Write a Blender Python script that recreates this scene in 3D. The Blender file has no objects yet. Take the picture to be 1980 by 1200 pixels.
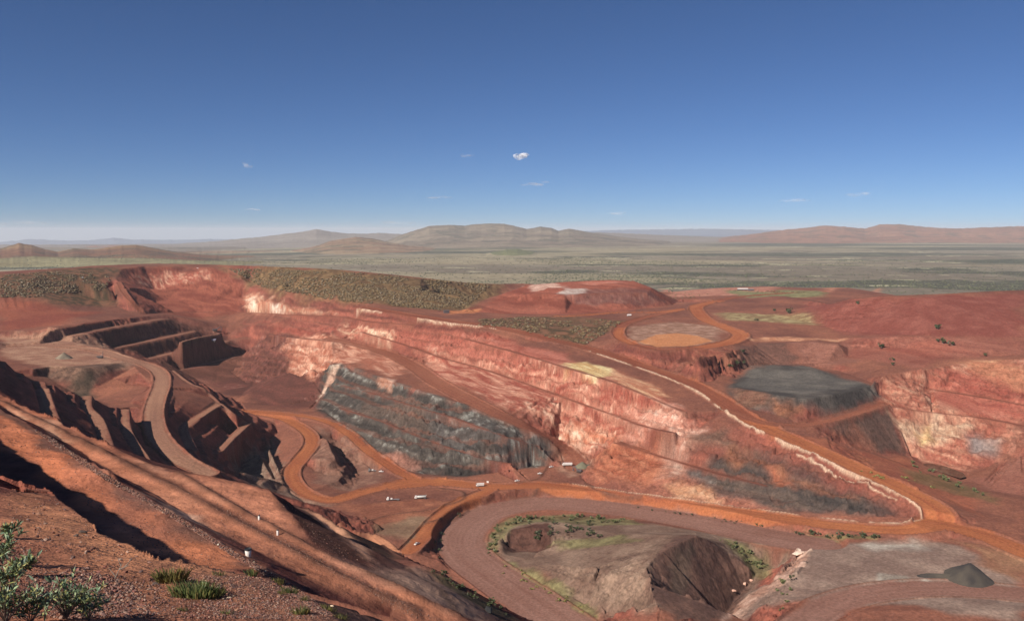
import bpy, math, random
import numpy as np
from mathutils import Vector, Matrix
from mathutils.geometry import delaunay_2d_cdt

random.seed(7)
rng = np.random.default_rng(7)
S = bpy.context.scene
R = math.radians

# ------------------------------------------------------------------ camera
FPX, PITCH = 1650.0, math.atan((600 - 446) / 1650.0)
cam_d = bpy.data.cameras.new('camera')
cam_d.sensor_width = 36.0
cam_d.lens = 36.0 * FPX / 1980.0
cam_d.clip_start, cam_d.clip_end = 0.3, 300000.0
cam = bpy.data.objects.new('camera', cam_d)
cam.location = (0, 0, 0)
cam.rotation_euler = (math.pi / 2 - PITCH, 0, 0)
S.collection.objects.link(cam)
S.camera = cam

# ------------------------------------------------------------------ sky, sun, exposure
SUN_EL, SUN_DIR = 37.0, (-0.73, -0.68)          # the sun stands low behind the viewer's left shoulder
w = bpy.data.worlds.new('World'); S.world = w; w.use_nodes = True
nt = w.node_tree
sky = nt.nodes.new('ShaderNodeTexSky'); sky.sky_type = 'NISHITA'; sky.sun_disc = False
sky.sun_elevation = R(SUN_EL)
sky.sun_rotation = math.atan2(SUN_DIR[0], SUN_DIR[1])
sky.altitude = 2500; sky.air_density = 0.75; sky.dust_density = 0.0; sky.ozone_density = 6.0
bg = nt.nodes['Background']; bg.inputs[1].default_value = 0.046
tint = nt.nodes.new('ShaderNodeMixRGB'); tint.blend_type = 'MULTIPLY'; tint.inputs[0].default_value = 1; tint.inputs[2].default_value = (.88, .94, 1.06, 1)
nt.links.new(sky.outputs[0], tint.inputs[1]); nt.links.new(tint.outputs[0], bg.inputs[0])
sl = bpy.data.lights.new('sun', 'SUN'); sl.energy = 4.4; sl.angle = R(0.53); sl.color = (1.0, 0.93, 0.84)
so = bpy.data.objects.new('sun', sl); S.collection.objects.link(so)
ce = math.cos(R(SUN_EL)); n_ = math.hypot(*SUN_DIR)
so.rotation_euler = Vector((SUN_DIR[0] / n_ * ce, SUN_DIR[1] / n_ * ce, math.sin(R(SUN_EL)))).to_track_quat('Z', 'Y').to_euler()
S.view_settings.view_transform = 'Standard'; S.view_settings.look = 'None'
S.view_settings.exposure = 0.62; S.view_settings.gamma = 1.0
S.cycles.volume_bounces = 2; S.cycles.max_bounces = 8; S.cycles.transparent_max_bounces = 64

# ------------------------------------------------------------------ survey helpers
cp, sp = math.cos(PITCH), math.sin(PITCH)
def ray(px, py):
    a, b = (px - 990) / FPX, (600 - py) / FPX
    return np.array([a, cp + b * sp, b * cp - sp])
def P(px, py, z):                                # survey station: where a sight line meets level z
    d = ray(px, py); return d * (z / d[2])
def pts(s):
    return [P(*map(float, t.split(','))) for t in s.split()]
def wpts(s):
    return [np.array(list(map(float, t.split(',')))) for t in s.split()]
def dens(p, smooth=False, k=0.01, mn=1.0):
    out = []
    n = len(p)
    for i in range(n - 1):
        a, b = p[i], p[i + 1]
        L = np.linalg.norm(b - a); m = max(1, int(L / max(mn, k * np.linalg.norm(a))))
        for j in range(m):
            t = j / m
            if smooth:
                p0 = p[i - 1] if i > 0 else a; p3 = p[i + 2] if i + 2 < n else b
                q = 0.5 * (2 * a + (b - p0) * t + (2 * p0 - 5 * a + 4 * b - p3) * t * t + (3 * a - p0 - 3 * b + p3) * t ** 3)
            else:
                q = a + (b - a) * t
            out.append(q)
    out.append(p[-1])
    return np.array(out)
def resamp(p, step):
    s = np.r_[0, np.cumsum(np.linalg.norm(np.diff(p, axis=0), axis=1))]
    m = max(2, int(s[-1] / step))
    t = np.linspace(0, s[-1], m)
    return np.stack([np.interp(t, s, p[:, k]) for k in range(3)], 1)

TAB = rng.random((512, 512)).astype(np.float32)
def vn(x, y, seed=0):
    x = np.asarray(x, np.float32) + 1000 + seed * 17.3; y = np.asarray(y, np.float32) + 1000 + seed * 31.7
    fx, fy = np.floor(x), np.floor(y)
    ix, iy = fx.astype(np.int64), fy.astype(np.int64)
    tx, ty = x - fx, y - fy
    tx = tx * tx * (3 - 2 * tx); ty = ty * ty * (3 - 2 * ty)
    i0, i1, j0, j1 = ix & 511, (ix + 1) & 511, iy & 511, (iy + 1) & 511
    a = TAB[i0, j0]; b = TAB[i1, j0]; c = TAB[i0, j1]; d = TAB[i1, j1]
    return (a + (b - a) * tx) * (1 - ty) + (c + (d - c) * tx) * ty
def fbm(x, y, o=4, seed=0, g=0.5):
    s = 0; A = 1; T = 0
    for k in range(o):
        s = s + A * vn(x, y, seed + k * 3); T += A; A *= g; x = x * 2.03 + y * 0.31; y = y * 2.03 - x * 0.15
    return s / T                                  # 0..1
def sst(a, b, x):
    t = np.clip((x - a) / (b - a), 0, 1); return t * t * (3 - 2 * t)
# ------------------------------------------------------------------ the pit: breaklines (sight x, sight y, level)
FL = -262
LINES = []          # (points, smooth)
def L(s, smooth=False): LINES.append((pts(s), smooth))
def W(s, smooth=False): LINES.append((wpts(s), smooth))
def drop(s, dz, off, smooth=False, world=False):  # a crest and its hidden toe, off metres away from the viewer's hill
    p = wpts(s) if world else pts(s)
    LINES.append((p, smooth))
    q = []
    for i, a in enumerate(p):
        t = p[min(i + 1, len(p) - 1)] - p[max(i - 1, 0)]
        n = np.array([-t[1], t[0], 0]); n /= np.linalg.norm(n) + 1e-9
        q.append(a + n * off + np.array([0, 0, -dz]))
    LINES.append((q, smooth))

# viewer's hill : a gently falling slope of rubble
KF = 0.45
def F(s, smooth=False): LINES.append(([q * KF for q in pts(s)], smooth))
def FD(s, *dd):
    p = [q * KF for q in pts(s)]; LINES.append((p, True))
    for dz, off in dd:
        q = []
        for i, a in enumerate(p):
            t = p[min(i + 1, len(p) - 1)] - p[max(i - 1, 0)]; n = np.array([-t[1], t[0], 0]); n /= np.linalg.norm(n) + 1e-9
            q.append(a + n * off + np.array([0, 0, -dz]))
        LINES.append((q, True))
def NP(px, py, dz=0):
    d = ray(px, py); t = -1.32 / (d[2] + .13 * d[0] + .33 * d[1]); q = d * t; q[2] += dz; return q
W('-1.5,0.9,-1.62 0,1,-1.72 1.5,1,-1.9 4,1.5,-2.6'); W('-3,3,-2.1 0,3,-2.6 3,4,-3.4'); W('1,9,-5.2 5,9,-6.5 10,10,-8.5 22,20,-18'); W('2,20,-12 6,45,-24 20,35,-24 45,60,-46')
EDGE = [(0, 956), (50, 946), (90, 944), (130, 974), (180, 1008), (190, 1030), (240, 1046), (300, 1077), (350, 1098), (400, 1104), (460, 1108), (520, 1117), (560, 1138), (600, 1164), (660, 1205), (720, 1250)]
CR = wpts('-110,115,-13 -75,85,-10.5 -49,62,-9.6 -32,43,-8.8 -20,29,-7.6') + [NP(*e) for e in EDGE]
LINES.append((CR, False))
q = []
for i, a in enumerate(CR):
    t = CR[min(i + 1, len(CR) - 1)] - CR[max(i - 1, 0)]
    n = np.array([-t[1], t[0], 0]); n /= np.linalg.norm(n); zb = -16.2 + 2.2 * min(max((i - 11) / 6, 0), 1)
    k = .5 + (a[2] - zb) * .42; q.append(np.array([a[0] + n[0] * k, a[1] + n[1] * k, zb + .3]))
LINES.append((q, False))
W('-60,40,-7.5 -100,70,-10 -40,20,-3.5')
ex, ey = np.array(EDGE).T
for py in range(900, 1300, 24):
    for px in range(-190, 720, 44):
        if py > np.interp(px, ex, ey) + 8: LINES.append(([NP(px, py)], False))
F('-160,780,-36 -60,830,-36 0,862,-36 60,898,-36 120,930,-36 200,998,-35.6 280,1062,-35 360,1100,-33.5 450,1102,-33.5')
F('-160,700,-38.5 0,789,-38.6 100,848,-38.4 200,912,-38 300,972,-37.5 400,1030,-37 470,1076,-37 520,1102,-38.6 600,1150,-40.8 650,1184,-42.4', True)
F('-160,690,-42 0,783,-41.8 100,840,-41.8 200,900,-41.6 300,960,-41.4 400,1018,-41 500,1068,-40.8 600,1120,-42 700,1176,-44.4 760,1202,-46.2', True)
F('158,888,-37 185,900,-36.2 208,915,-36 222,930,-37 240,945,-38.5'); F('488,1082,-37.5 505,1090,-36.4 522,1098,-36.6 540,1108,-38'); F('585,1128,-41 600,1138,-40.2 625,1152,-41.2')
F('-160,665,-42.5 0,764,-42.3 77,800,-42.3 107,811,-42.3 152,839,-42.3 203,860,-42.3 267,888,-42.3 304,904,-42.3 344,916,-42.4', True)
FD('-160,661,-42.5 0,761,-42.3 77,797,-42.3 107,808,-42.3 152,836,-42.3 203,857,-42.3 267,885,-42.3 304,901,-42.4 330,907,-42.8', (22, 18), (90, 85))
F('344,916,-42.4 400,950,-42.5 500,1005,-43 560,1036,-43.3 640,1078,-44 720,1112,-45 800,1150,-46.2 905,1200,-48.8', True)
F('304,904,-42.6 344,911,-42.9 400,923,-43.4 430,930,-43.8 470,936,-44.4 520,946,-45')
F('400,940,-42.8 470,980,-43.2 540,1020,-43.6 605,1054,-43.9')
F('525,951,-44.5 545,970,-44.4 572,1002,-44.2 600,1042,-44 614,1060,-44.1 660,1082,-44.5 700,1101,-45.1')
FD('344,909,-43 400,921,-43.6 430,928,-44 470,934,-44.6 520,944,-44.6', (22, 18), (70, 80))
F('540,968,-57.5 587,984,-58.5 630,1012,-58.5 660,1035,-58.5 700,1066,-58.5 716,1086,-58.5')
F('590,982,-58.5 640,1008,-58.5 662,1017,-58.5 690,1046,-58.5 720,1078,-58.5')
F('690,1026,-71 710,1035,-71 765,1078,-71 780,1090,-70')
FD('540,964,-57 590,980,-58.5 640,1004,-58.5', (25, 22), (70, 80))
FD('655,1005,-69 690,1022,-70.5 735,1033,-71 775,1064,-71', (30, 25), (90, 100))
F('700,1106,-45.4 740,1100,-48.5 790,1092,-54 830,1094,-55 870,1114,-56.5 920,1150,-59 990,1190,-62.5 1040,1210,-66')
FD('775,1066,-71 795,1085,-57 830,1093.5,-55 870,1113.5,-56.5 920,1149.5,-59 990,1189.5,-62.5 1040,1209.5,-66', (26, 22), (90, 100))
F('760,1128,-47 800,1122,-49.4 850,1140,-51 900,1172,-52.6 960,1200,-56')
F('780,1146,-46.2 840,1168,-48.4 900,1192,-50.4')
# west wall : rim out of the frame, then strips A B C with dark faces between
W('-381,576,-86 -473,728,-87 -600,880,-96 -700,1000,-104 -800,1100,-125 -900,1220,-135')
drop('-75,116,-23 -100,154,-27 -160,240,-38 -215,330,-54 -290,430,-68', 22, 16, True, True)
drop('-95,116,-53 -145,240,-78 -196,342,-90 -268,446,-100', 25, 28, True, True)
W('-140,150,-26 -300,300,-50 -420,500,-72 -560,700,-80 -760,900,-96 -900,1050,-110')
L('64,735,-130 77,779,-130 83,800,-130 100,830,-130'); L('89,738,-130 95,768,-130 109,808,-130 120,832,-130')
L('162,767,-151.5 159,784,-151.5 170,808,-151.5 191,853,-151.5 205,880,-151.5'); L('175,764,-151.5 178,789,-151.5 205,858,-151.5 216,880,-151.5')
L('236,790,-169 238,833,-169 268,883,-169 290,912,-169'); L('245,790,-169 252,833,-169 293,899,-169 304,914,-169')
W('-440,795,-166 -500,880,-172 -580,980,-170 -660,1060,-167'); W('-250,620,-255 -180,620,-262 -100,600,-264 -40,560,-266'); W('120,480,-268 150,500,-272'); W('-425,880,-186 -400,940,-194 -450,940,-192')
# plateau
L('-60,652,-164 0,652,-164 60,655,-164.5 140,660,-166 200,676,-168')
L('-40,690,-165 32,703,-166 64,714,-167 107,706,-168 160,712,-169 200,708,-170 245,697,-172')
L('60,726,-174 93,728,-178 120,746,-187 160,768,-197 192,746,-188 252,714,-178')
L('253,745,-190 288,748,-188'); L('250,775,-193 279,795,-187 275,811,-187'); L('248,800,-196 275,828,-183 280,856,-182 330,908,-186')
L('253,700,-174 270,720,-178 288,738,-184')
# west road edges
L('187,672,-167 240,689,-171 288,702,-177 318,712,-180 330,733,-183 322,760,-183.5 312,800,-184 320,827,-184.5 357,875,-187.5 400,905,-194', True)
# benches of the far west corner (levels step down to the right)
L('-60,640,-156 0,641,-156 60,640,-155'); L('100,636,-148 200,624,-151 290,610,-156 330,608,-160')
L('128,645,-160 200,633,-160 300,616,-161 325,615,-164'); L('140,649.5,-160 210,637.5,-160 305,620.5,-161 330,618,-164')
L('214,671,-186 290,655,-186 375,637.5,-186'); L('222,675.5,-186 292,660.5,-186 378,642.5,-186'); L('440,632,-188 475,628,-186 520,630,-178')
L('283,691,-207 340,677.5,-207 440,656.5,-207'); L('290,695.5,-207 345,682.5,-207 442,661.5,-207')
L('345,713,-229 400,700,-229 450,688,-229 485,683,-229'); L('352,717.5,-229 402,704.5,-229 452,692.5,-229 487,687,-229')
L('350,659,-186.5 385,650,-187 425,643,-187.5')
L('420,722,-238 480,712,-238 540,705,-236'); L('400,745,-240 460,740,-241 540,740,-241 600,745,-240')
L('452,776,-243 480,778,-243 560,785,-242 610,790,-241'); L('480,652,-204 540,660,-200 600,672,-196'); L('500,690,-222 560,690,-215 600,692,-208')
# dark faces east of the west road
L('335,716,-184 353,732,-185 372,742,-187 393,749,-189 408,763,-197 423,778,-201')
L('338,764,-186 330,790,-187')
L('419,779,-201 385,799,-201 350,823,-201 360,856,-201 365,868,-201'); L('427,783,-201 393,805,-201 363,831,-201 373,860,-201 378,869,-201')
L('357,876,-190 400,905,-195 440,925,-202')
L('399,872,-212 430,895,-220 470,930,-236')
L('426,777,-207 450,796,-213 477,814,-224')
L('474,816,-224 445,842,-224 418,867,-224'); L('482,820,-224 452,849,-224 430,874,-224')
L('482,818,-224 521,849,-249'); L('503,861,-254 460,872,-256 436,872,-250 470,905,-258')
L('520,850,-253 545,850,-252 530,812,-246 522,800,-243')
L('460,915,-257 510,932,-260 548,935,-260 600,975,-261'); L('500,873,-249 514,900,-252 530,930,-255'); L('508,873,-256 520,900,-257 534,928,-258')
L('520,868,-246 535,900,-249 550,932,-252'); L('529,868,-254 543,898,-257 556,926,-259')
L('441,908,-246 481,935,-258')
# island between the two pit roads
L('612,835,-241 633,850,-242 641,872,-243 650,887,-246'); L('640,838,-249 652,868,-262 668,900,-265'); L('600,885,-248 615,888,-246 630,895,-247 652,888,-247')
L('606,905,-256 612,925,-258'); L('622,912,-257 640,925,-258'); L('650,850,-256 664,880,-257 676,905,-258 655,928,-259')
L('660,842,-246 672,860,-252 700,878,-258'); L('690,905,-266 694,925,-267 680,946,-266'); L('700,890,-262 720,905,-263 728,925,-263')
# pit floor
L('640,978,-261 720,985,-261 800,985,-261 880,965,-261 960,952,-262 1040,950,-262')
L('620,985,-260 720,1010,-260 780,1045,-260 806,1066,-259'); L('800,1010,-259 870,985,-260 940,958,-262')
# dark ore wall : toe, benches, crest
L('700,860,-250 740,890,-258 790,912,-261 850,917,-262 900,918,-262 960,912,-262 1020,902,-262 1056,886,-261 1078,870,-258')
L('618,770,-236 640,705,-196 660,700,-195 720,725,-195 790,748,-197 850,768,-201 900,782,-205 950,802,-213 1010,830,-227 1080,852,-243')
L('620,790,-240 680,830,-241 720,870,-252')
# gully between the walls
L('1080,868,-255 1100,885,-259 1110,905,-261 1130,930,-262'); L('1170,846,-236 1140,870,-250 1110,880,-256')
# V shaped wall : toe
L('1120,925,-261 1140,938,-262 1200,952,-260 1300,967,-256 1400,976,-251 1500,984,-246 1600,991,-241 1700,997,-237 1742,998,-235')
# pink walls between rim and ramp, extra
L('640,690,-193 700,690,-190 740,700,-192'); L('560,720,-218 610,740,-222 640,706,-196')
L('640,640,-170 700,640,-170'); L('1085,770,-207 1110,800,-218 1090,850,-242'); L('1190,805,-213 1240,775,-196')
L('1200,852,-233 1280,878,-235 1320,895,-234'); L('1260,830,-215 1340,850,-213 1440,880,-219 1560,925,-226 1680,975,-232')
# upper pit bowl and crest
L('190,560,-118 225,535,-97 235,520,-84 270,515,-81 300,513,-82 350,514,-83 400,516,-84 440,523,-92 470,540,-110 482,556,-126 500,566,-132 600,578,-136')
drop('600,518,-82 500,514,-80 400,511,-81 300,509,-81 240,511,-80 170,514,-80 100,521,-82 0,528,-86 -100,530,-90', 90, -500)
L('240,556,-112 300,560,-131 360,560,-131 430,562,-133 468,575,-148'); L('250,585,-144 320,582,-150 400,580,-150 470,590,-160')
L('225,542,-103 232,558,-116 244,575,-128 262,596,-146 275,606,-154'); L('215,545,-106 222,560,-122 226,590,-142 262,607,-153')
L('165,545,-100 200,552,-108 218,560,-116'); L('200,560,-118 222,575,-134 232,604,-150')
L('-60,600,-140 0,600,-140 100,602,-143 200,600,-148'); L('-60,560,-108 0,562,-110 60,556,-108 130,560,-116 190,580,-135'); L('0,530,-87 60,540,-94 100,524,-84 160,530,-90')
L('470,575,-148 500,582,-146 560,590,-143 600,598,-146 660,606,-149')
# bush hill
drop('1010,548,-126 960,549,-122 900,546,-115 860,542,-108 800,535,-99 740,529,-91 700,525,-86 640,520,-82 600,518,-82', 75, -450)
L('484,545,-117 560,560,-118 640,570,-122 740,592,-133 800,600,-139 860,603,-142 900,600,-144 930,580,-138'); L('520,530,-95 600,540,-99 700,550,-106 800,560,-116 880,570,-126')
# waste mesa
L('870,606,-147 920,604,-149 1000,606,-150 1080,606,-149 1150,604,-148 1230,598,-147 1300,590,-145 1320,578,-142')
L('900,592,-144 960,574,-131 1000,560,-120 1020,552,-113 1080,547,-108 1140,543,-103 1180,542,-102 1225,544,-104 1260,558,-115 1285,575,-132')
L('1010,566,-122 1060,566,-121 1100,568,-121 1180,565,-119 1250,566,-120'); L('1000,585,-138 1060,580,-134 1130,588,-138 1200,578,-130 1270,580,-134'); L('1060,556,-113 1130,556,-112 1200,553,-109')
drop('1260,556,-114 1225,542.5,-104 1180,541,-102 1100,544,-106 1020,551,-113 960,572,-131', 45, -80)
L('870,612,-142 960,614,-144 1080,612,-144 1200,608,-143 1300,602,-143'); L('930,640,-144 1040,660,-154 1120,672,-161 1180,640,-148 1240,615,-142')
# flats to the right of the mesa, S road country
L('1300,565,-146 1340,560,-146 1400,556,-145 1480,553,-145 1560,556,-143 1640,556,-141')
L('1460,580,-138 1560,590,-139 1600,600,-138'); L('1420,605,-141 1500,612,-143 1580,625,-147 1620,640,-151'); L('1450,650,-151.5 1540,655,-153 1640,652,-152')
L('1460,655,-154 1540,660,-156 1620,664,-151.5'); L('1420,700,-171 1450,706,-173 1520,704,-173 1600,700,-172 1660,712,-172')
L('1250,640,-149 1320,642,-150 1380,650,-151'); L('1240,665,-151.5 1300,670,-154 1370,663,-153')
L('1280,690,-162 1340,700,-167 1400,712,-172'); L('1330,690,-151.5 1400,684,-156 1460,668,-158'); L('1340,705,-171 1400,716,-176 1380,735,-181')
# dump on the right
L('1560,580,-134 1620,590,-122 1650,578,-110 1700,573,-104 1760,574,-103 1800,574,-102 1860,567,-99 1920,564,-98 1990,562,-98 2100,560,-98')
drop('2100,558.5,-98 1990,560,-98 1920,562.5,-98 1860,565.5,-99 1800,572.5,-102 1700,571.5,-104 1650,576,-110', 55, -250)
L('1640,650,-150 1680,655,-147 1740,650,-143 1800,650,-142 1900,652,-142 1990,656,-143 2100,660,-143')
L('1640,690,-168 1700,705,-166 1760,712,-166 1800,700,-162 1860,692,-159 1990,686,-156 2100,684,-156'); L('1640,672,-160 1720,672,-156 1820,672,-152 1920,676,-151')
# right pit : crest, toe, near side
L('1688,736,-172 1720,722,-169 1760,720,-168 1850,704,-162 1990,690,-151.5 2100,688,-151.5')
L('1700,760,-186 1722,780,-193 1745,840,-219 1760,880,-237'); L('1762,882,-240 1800,893,-243 1850,908,-245 1900,906,-243 1930,892,-237 1990,850,-214 2100,800,-200')
L('1720,790,-197 1800,790,-197 1900,800,-201 1990,815,-205'); L('1725,800,-203 1800,802,-204 1900,815,-208 1990,835,-211')
L('1785,898,-243 1865,924,-245'); L('1780,900,-242 1862,930,-245'); L('1700,880,-231 1740,884,-235 1770,894,-240 1800,915,-242 1860,945,-242')
L('1880,930,-244 1930,950,-240 1990,960,-236 2100,990,-232'); L('1930,900,-238 1990,870,-222 2100,840,-215')
# stockpile
L('1410,744,-185 1432,720,-179 1450,710,-178 1500,707,-178 1560,708,-178 1620,716,-178 1690,740,-178 1682,746,-178 1640,757,-178 1600,765,-178 1560,771,-178 1530,768,-178 1500,763,-178 1450,755,-179 1415,747,-184')
L('1405,752,-186 1430,778,-191 1470,795,-194 1520,805,-195 1560,807,-195 1600,803,-194 1650,790,-192 1700,770,-189 1694,744,-178.5')
# below the ring road
L('1590,822,-203 1640,812,-202 1700,788,-196 1716,782,-194'); L('1600,842,-207 1650,862,-221 1668,866,-224 1700,872,-228 1752,880,-237')
L('1470,828,-199 1540,838,-203 1600,850,-208 1660,868,-221')
L('1700,915,-222 1800,960,-228 1900,1000,-234 1990,1030,-238'); L('1780,940,-230 1880,985,-236 1990,1010,-237')
# loop of the mauve road and heaps
L('800,1072,-259 826,1062,-262 838,1030,-262 860,1005,-262 900,982,-262 960,962,-262')
L('836,1066,-267 848,1034,-268 870,1010,-268 910,984,-268.5 970,966,-268.5')
L('945,1060,-266 955,1035,-266 975,1015,-266.5 1040,1003,-267 1100,997,-267 1180,1003,-266')
L('1040,1009,-257 1090,1010,-256 1130,1020,-257 1090,1050,-257'); L('966,1046,-261 985,1025,-258 1020,1018,-257 1050,1022,-256 1074,1052,-259'); L('972,1056,-269 1000,1065,-271 1040,1065,-270 1062,1058,-267'); L('960,1066,-266 1000,1078,-265 1050,1076,-263 1080,1068,-261')
L('1100,1150,-262 1180,1190,-258 1240,1200,-254'); L('1060,1090,-258 1140,1100,-250 1200,1110,-242'); L('1130,1040,-255 1220,1030,-249')
L('1300,1034,-237 1335,1032,-235 1375,1046,-238'); L('1246,1086,-231 1254,1110,-231 1260,1150,-233 1277,1180,-236 1310,1204,-240'); L('1272,1070,-229 1310,1050,-228 1345,1036,-230')
L('1380,1046,-242 1420,1075,-252 1462,1106,-262'); L('1462,1114,-267 1420,1160,-272 1395,1204,-276'); L('1400,1050,-250 1480,1080,-262 1490,1110,-266'); L('1290,1015,-256 1350,1028,-254 1400,1040,-252')
L('1562,1054,-243 1540,1085,-245 1500,1115,-250 1450,1145,-260 1420,1180,-267 1402,1204,-271'); L('1575,1058,-241 1560,1090,-240 1530,1125,-242 1490,1160,-247 1460,1204,-253'); L('1545,1060,-252 1520,1085,-262 1490,1112,-266')
L('1600,1048,-242 1700,1050,-241 1800,1048,-239 1860,1040,-238'); L('1600,1120,-239 1700,1100,-238 1800,1080,-237 1990,1100,-238'); L('1540,1195,-238 1700,1180,-236 1990,1180,-234')
L('1535,1028,-247 1620,1036,-243 1690,1040,-240')
W('60,400,-262 150,400,-268 240,420,-244 420,500,-236'); W('200,300,-262 400,380,-235 560,560,-235 700,760,-232'); W('60,150,-100 120,120,-110 150,60,-100 90,30,-60'); W('110,220,-200 200,200,-210 240,120,-190')
# far plain
for rr, zz in ((2350, -176), (2700, -186), (3200, -190), (5000, -190), (9000, -190), (20000, -190), (45000, -190), (110000, -190)):
    LINES.append(([np.array([rr * math.sin(a), rr * math.cos(a), zz]) for a in np.linspace(-1.02, 1.02, 9)], False))
W('1150,1500,-110 1300,1700,-150'); W('900,1000,-170 1000,700,-200 900,450,-220'); W('-1100,1200,-110 -1400,1500,-120 -1600,1900,-150')
W('-200,150,-32 -350,250,-52 -700,450,-80 -1000,700,-90')
W('-3,1.2,-1.8 -60,32,-6.5 -600,330,-85 -2500,1400,-150'); W('3,1.2,-2.2 40,22,-30 150,80,-120 500,280,-235 2500,1400,-190')

# roads and narrow benches : kind, width, breaklines of the centre
ROADS = [
 ('orange', 24, '760,940,-261 850,933,-262 950,941,-262 1040,938,-262 1110,946,-262 1200,960,-259 1300,974,-255.5 1400,987,-251.5 1500,1001,-247.5 1600,1014,-243.5 1700,1023,-239.5 1770,1022,-236 1815,1008,-233 1812,985,-229 1760,953,-224 1650,901,-214 1550,857,-205 1440,806,-195.5 1385,768,-188 1330,738,-182'),
 ('red', 24, '1440,806,-195.5 1385,768,-188 1320,735,-181 1230,703,-171 1150,677,-163 1060,655,-151.5 965,634,-142.5 880,622,-137.5 800,610,-136 700,594,-134'),
 ('orange', 26, '1800,1012,-235 1850,1022,-235.5 1920,1042,-236.5 1990,1072,-238'),
 ('orange', 17, '470,796,-239 540,807,-243 575,822,-245 599,840,-247 601,861,-249.5 580,888,-252 564,909,-254.5 567,931,-257 588,952,-259 620,965,-260.5 649,967,-261 687,957,-261 740,942,-261 793,931,-261.5 847,929,-262'),
 ('orange', 14, '480,794,-239 553,800,-240 607,808,-241.5 647,821,-244 681,843,-248 713,872,-253 748,896,-258 777,915,-261 800,926,-261.5'),
 ('orange', 16, '945,948,-262 890,972,-261 850,1000,-260 815,1040,-259 790,1066,-258.5'),
 ('mauve', 42, '1100,1215,-262 1030,1165,-263 960,1118,-265 900,1070,-267 898,1030,-268 950,990,-268.8 1050,973,-269 1200,984,-266 1350,1009,-259 1480,1036,-252 1575,1052,-246.5'),
 ('mauve', 26, '1545,1215,-239 1600,1172,-239 1690,1146,-238.5 1800,1136,-238 1900,1140,-238 1995,1150,-238'),
 ('dull', 18, '20,668,-165 100,668,-166 187,677,-168 240,693,-172 285,706,-177 310,722,-181 312,745,-182.5 300,780,-184 297,810,-183.5 308,845,-184 345,885,-187 400,915,-194'),
 ('red', 20, '1530,566,-140 1430,574,-140.5 1370,586,-141'), ('orange2', 25, '1390,582,-141 1360,588,-141.3 1345,596,-142 1365,618,-145.5 1405,634,-148.5 1432,648,-151 1405,664,-153 1350,673,-154.5'), ('red', 17, '1350,673,-154.5 1270,675,-154.5 1215,662,-153 1195,645,-149.5 1205,628,-146 1255,612,-143.5 1320,598,-142'), ('orange2', 14, '1222,664,-153.2 1197,650,-150.5 1200,634,-147'),
 ('orange2', 20, '1320,598,-142 1270,604,-143 1200,604,-145 1130,610,-145 1080,612,-145'),
 ('ramp', 26, '640,655,-178 740,680,-186 800,708,-192 850,742,-198 930,785,-208 1010,822,-224 1070,850,-241 1105,880,-256 1115,905,-260'),
 ('ramp', 14, '1405,792,-192 1470,815,-197 1520,823,-199.5 1560,822,-200 1640,803,-197 1710,779,-192.5'),
 ('ramp', 9, '228,545,-105 238,562,-118 250,578,-129 268,598,-147 280,606,-154'),
 ('bench', 10, '100,632,-147 200,620,-150 290,607,-156 330,605,-162 390,604,-170 470,604,-171 520,606,-166 560,608,-160 660,613,-154 720,622,-150 800,628,-147'),
 ('ledge', 8, '134,648,-160 200,635,-160 302,618,-161 325,616.5,-164'), ('ledge', 8, '218,673,-186 291,658,-186 376,640,-186'), ('ledge', 7, '350,661,-185.5 385,652,-187 425,644.5,-187.5'), ('ledge', 8, '286,693,-207 342,680,-207 441,659,-207'), ('ledge', 7, '348,715,-229 401,702,-229 451,690,-229'),
 ('ledge', 10, '82,752,-130 88,776,-130 98,806,-130 110,832,-130'), ('ledge', 9, '168,766,-151.5 168,788,-151.5 189,812,-151.5 210,872,-151.5'), ('ledge', 9, '241,792,-169 245,834,-169 281,892,-169 296,913,-169'),
 ('ledge', 10, '424,780,-201 389,802,-201 356,826,-201 366,858,-201 372,869,-201'), ('ledge', 10, '478,818,-224 448,845,-224 424,870,-224'), ('ledge', 4.5, '335,716,-184 353,731,-185.5 372,743,-187 393,750,-189 408,764,-197 423,779,-201'), ('ledge', 4, '426,780,-202 450,797,-208 477,816,-224'), ('ledge', 4, '481,818,-225 521,849,-249'),
 ('bench', 7, '520,646,-186 560,652,-180 640,660,-175'),
 ('bench', 8, '700,642,-165 800,672,-176 850,690,-181 927,711,-188 993,733,-194 1060,757,-201 1127,781,-207 1190,803,-213 1240,822,-214 1300,836,-209'),
 ('bench', 8, '900,655,-155 1000,682,-164 1060,700,-169 1170,733,-178 1220,752,-183.5 1277,777,-191 1320,795,-194'),
 ('bench', 5, '650,742,-214 720,760,-213 800,785,-213 880,808,-217 960,838,-226 1040,862,-242'),
 ('bench', 5, '660,790,-232 740,815,-232 800,840,-236 860,862,-241 930,885,-248 985,895,-254'),
 ('bench', 7, '1190,856,-232 1240,870,-234 1310,892,-235 1400,918,-235 1480,938,-236'),
 ('bench', 8, '1800,752,-186 1900,768,-190 1990,785,-193'), ('bench', 7, '1720,785,-195 1800,797,-200 1900,808,-204 1990,825,-208'),
 ('bench', 5, '1010,567,-121.5 1060,567,-121 1100,569,-121 1180,566,-119 1250,567,-121'), ('bench', 6, '890,600,-146 960,586,-139 1010,574,-129 1060,560,-118 1120,550,-108'),
]
ROADS = [(k, wd, resamp(dens(pts(s), True, 0.004), max(2.0, wd * 0.22))) for k, wd, s in ROADS]

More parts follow.
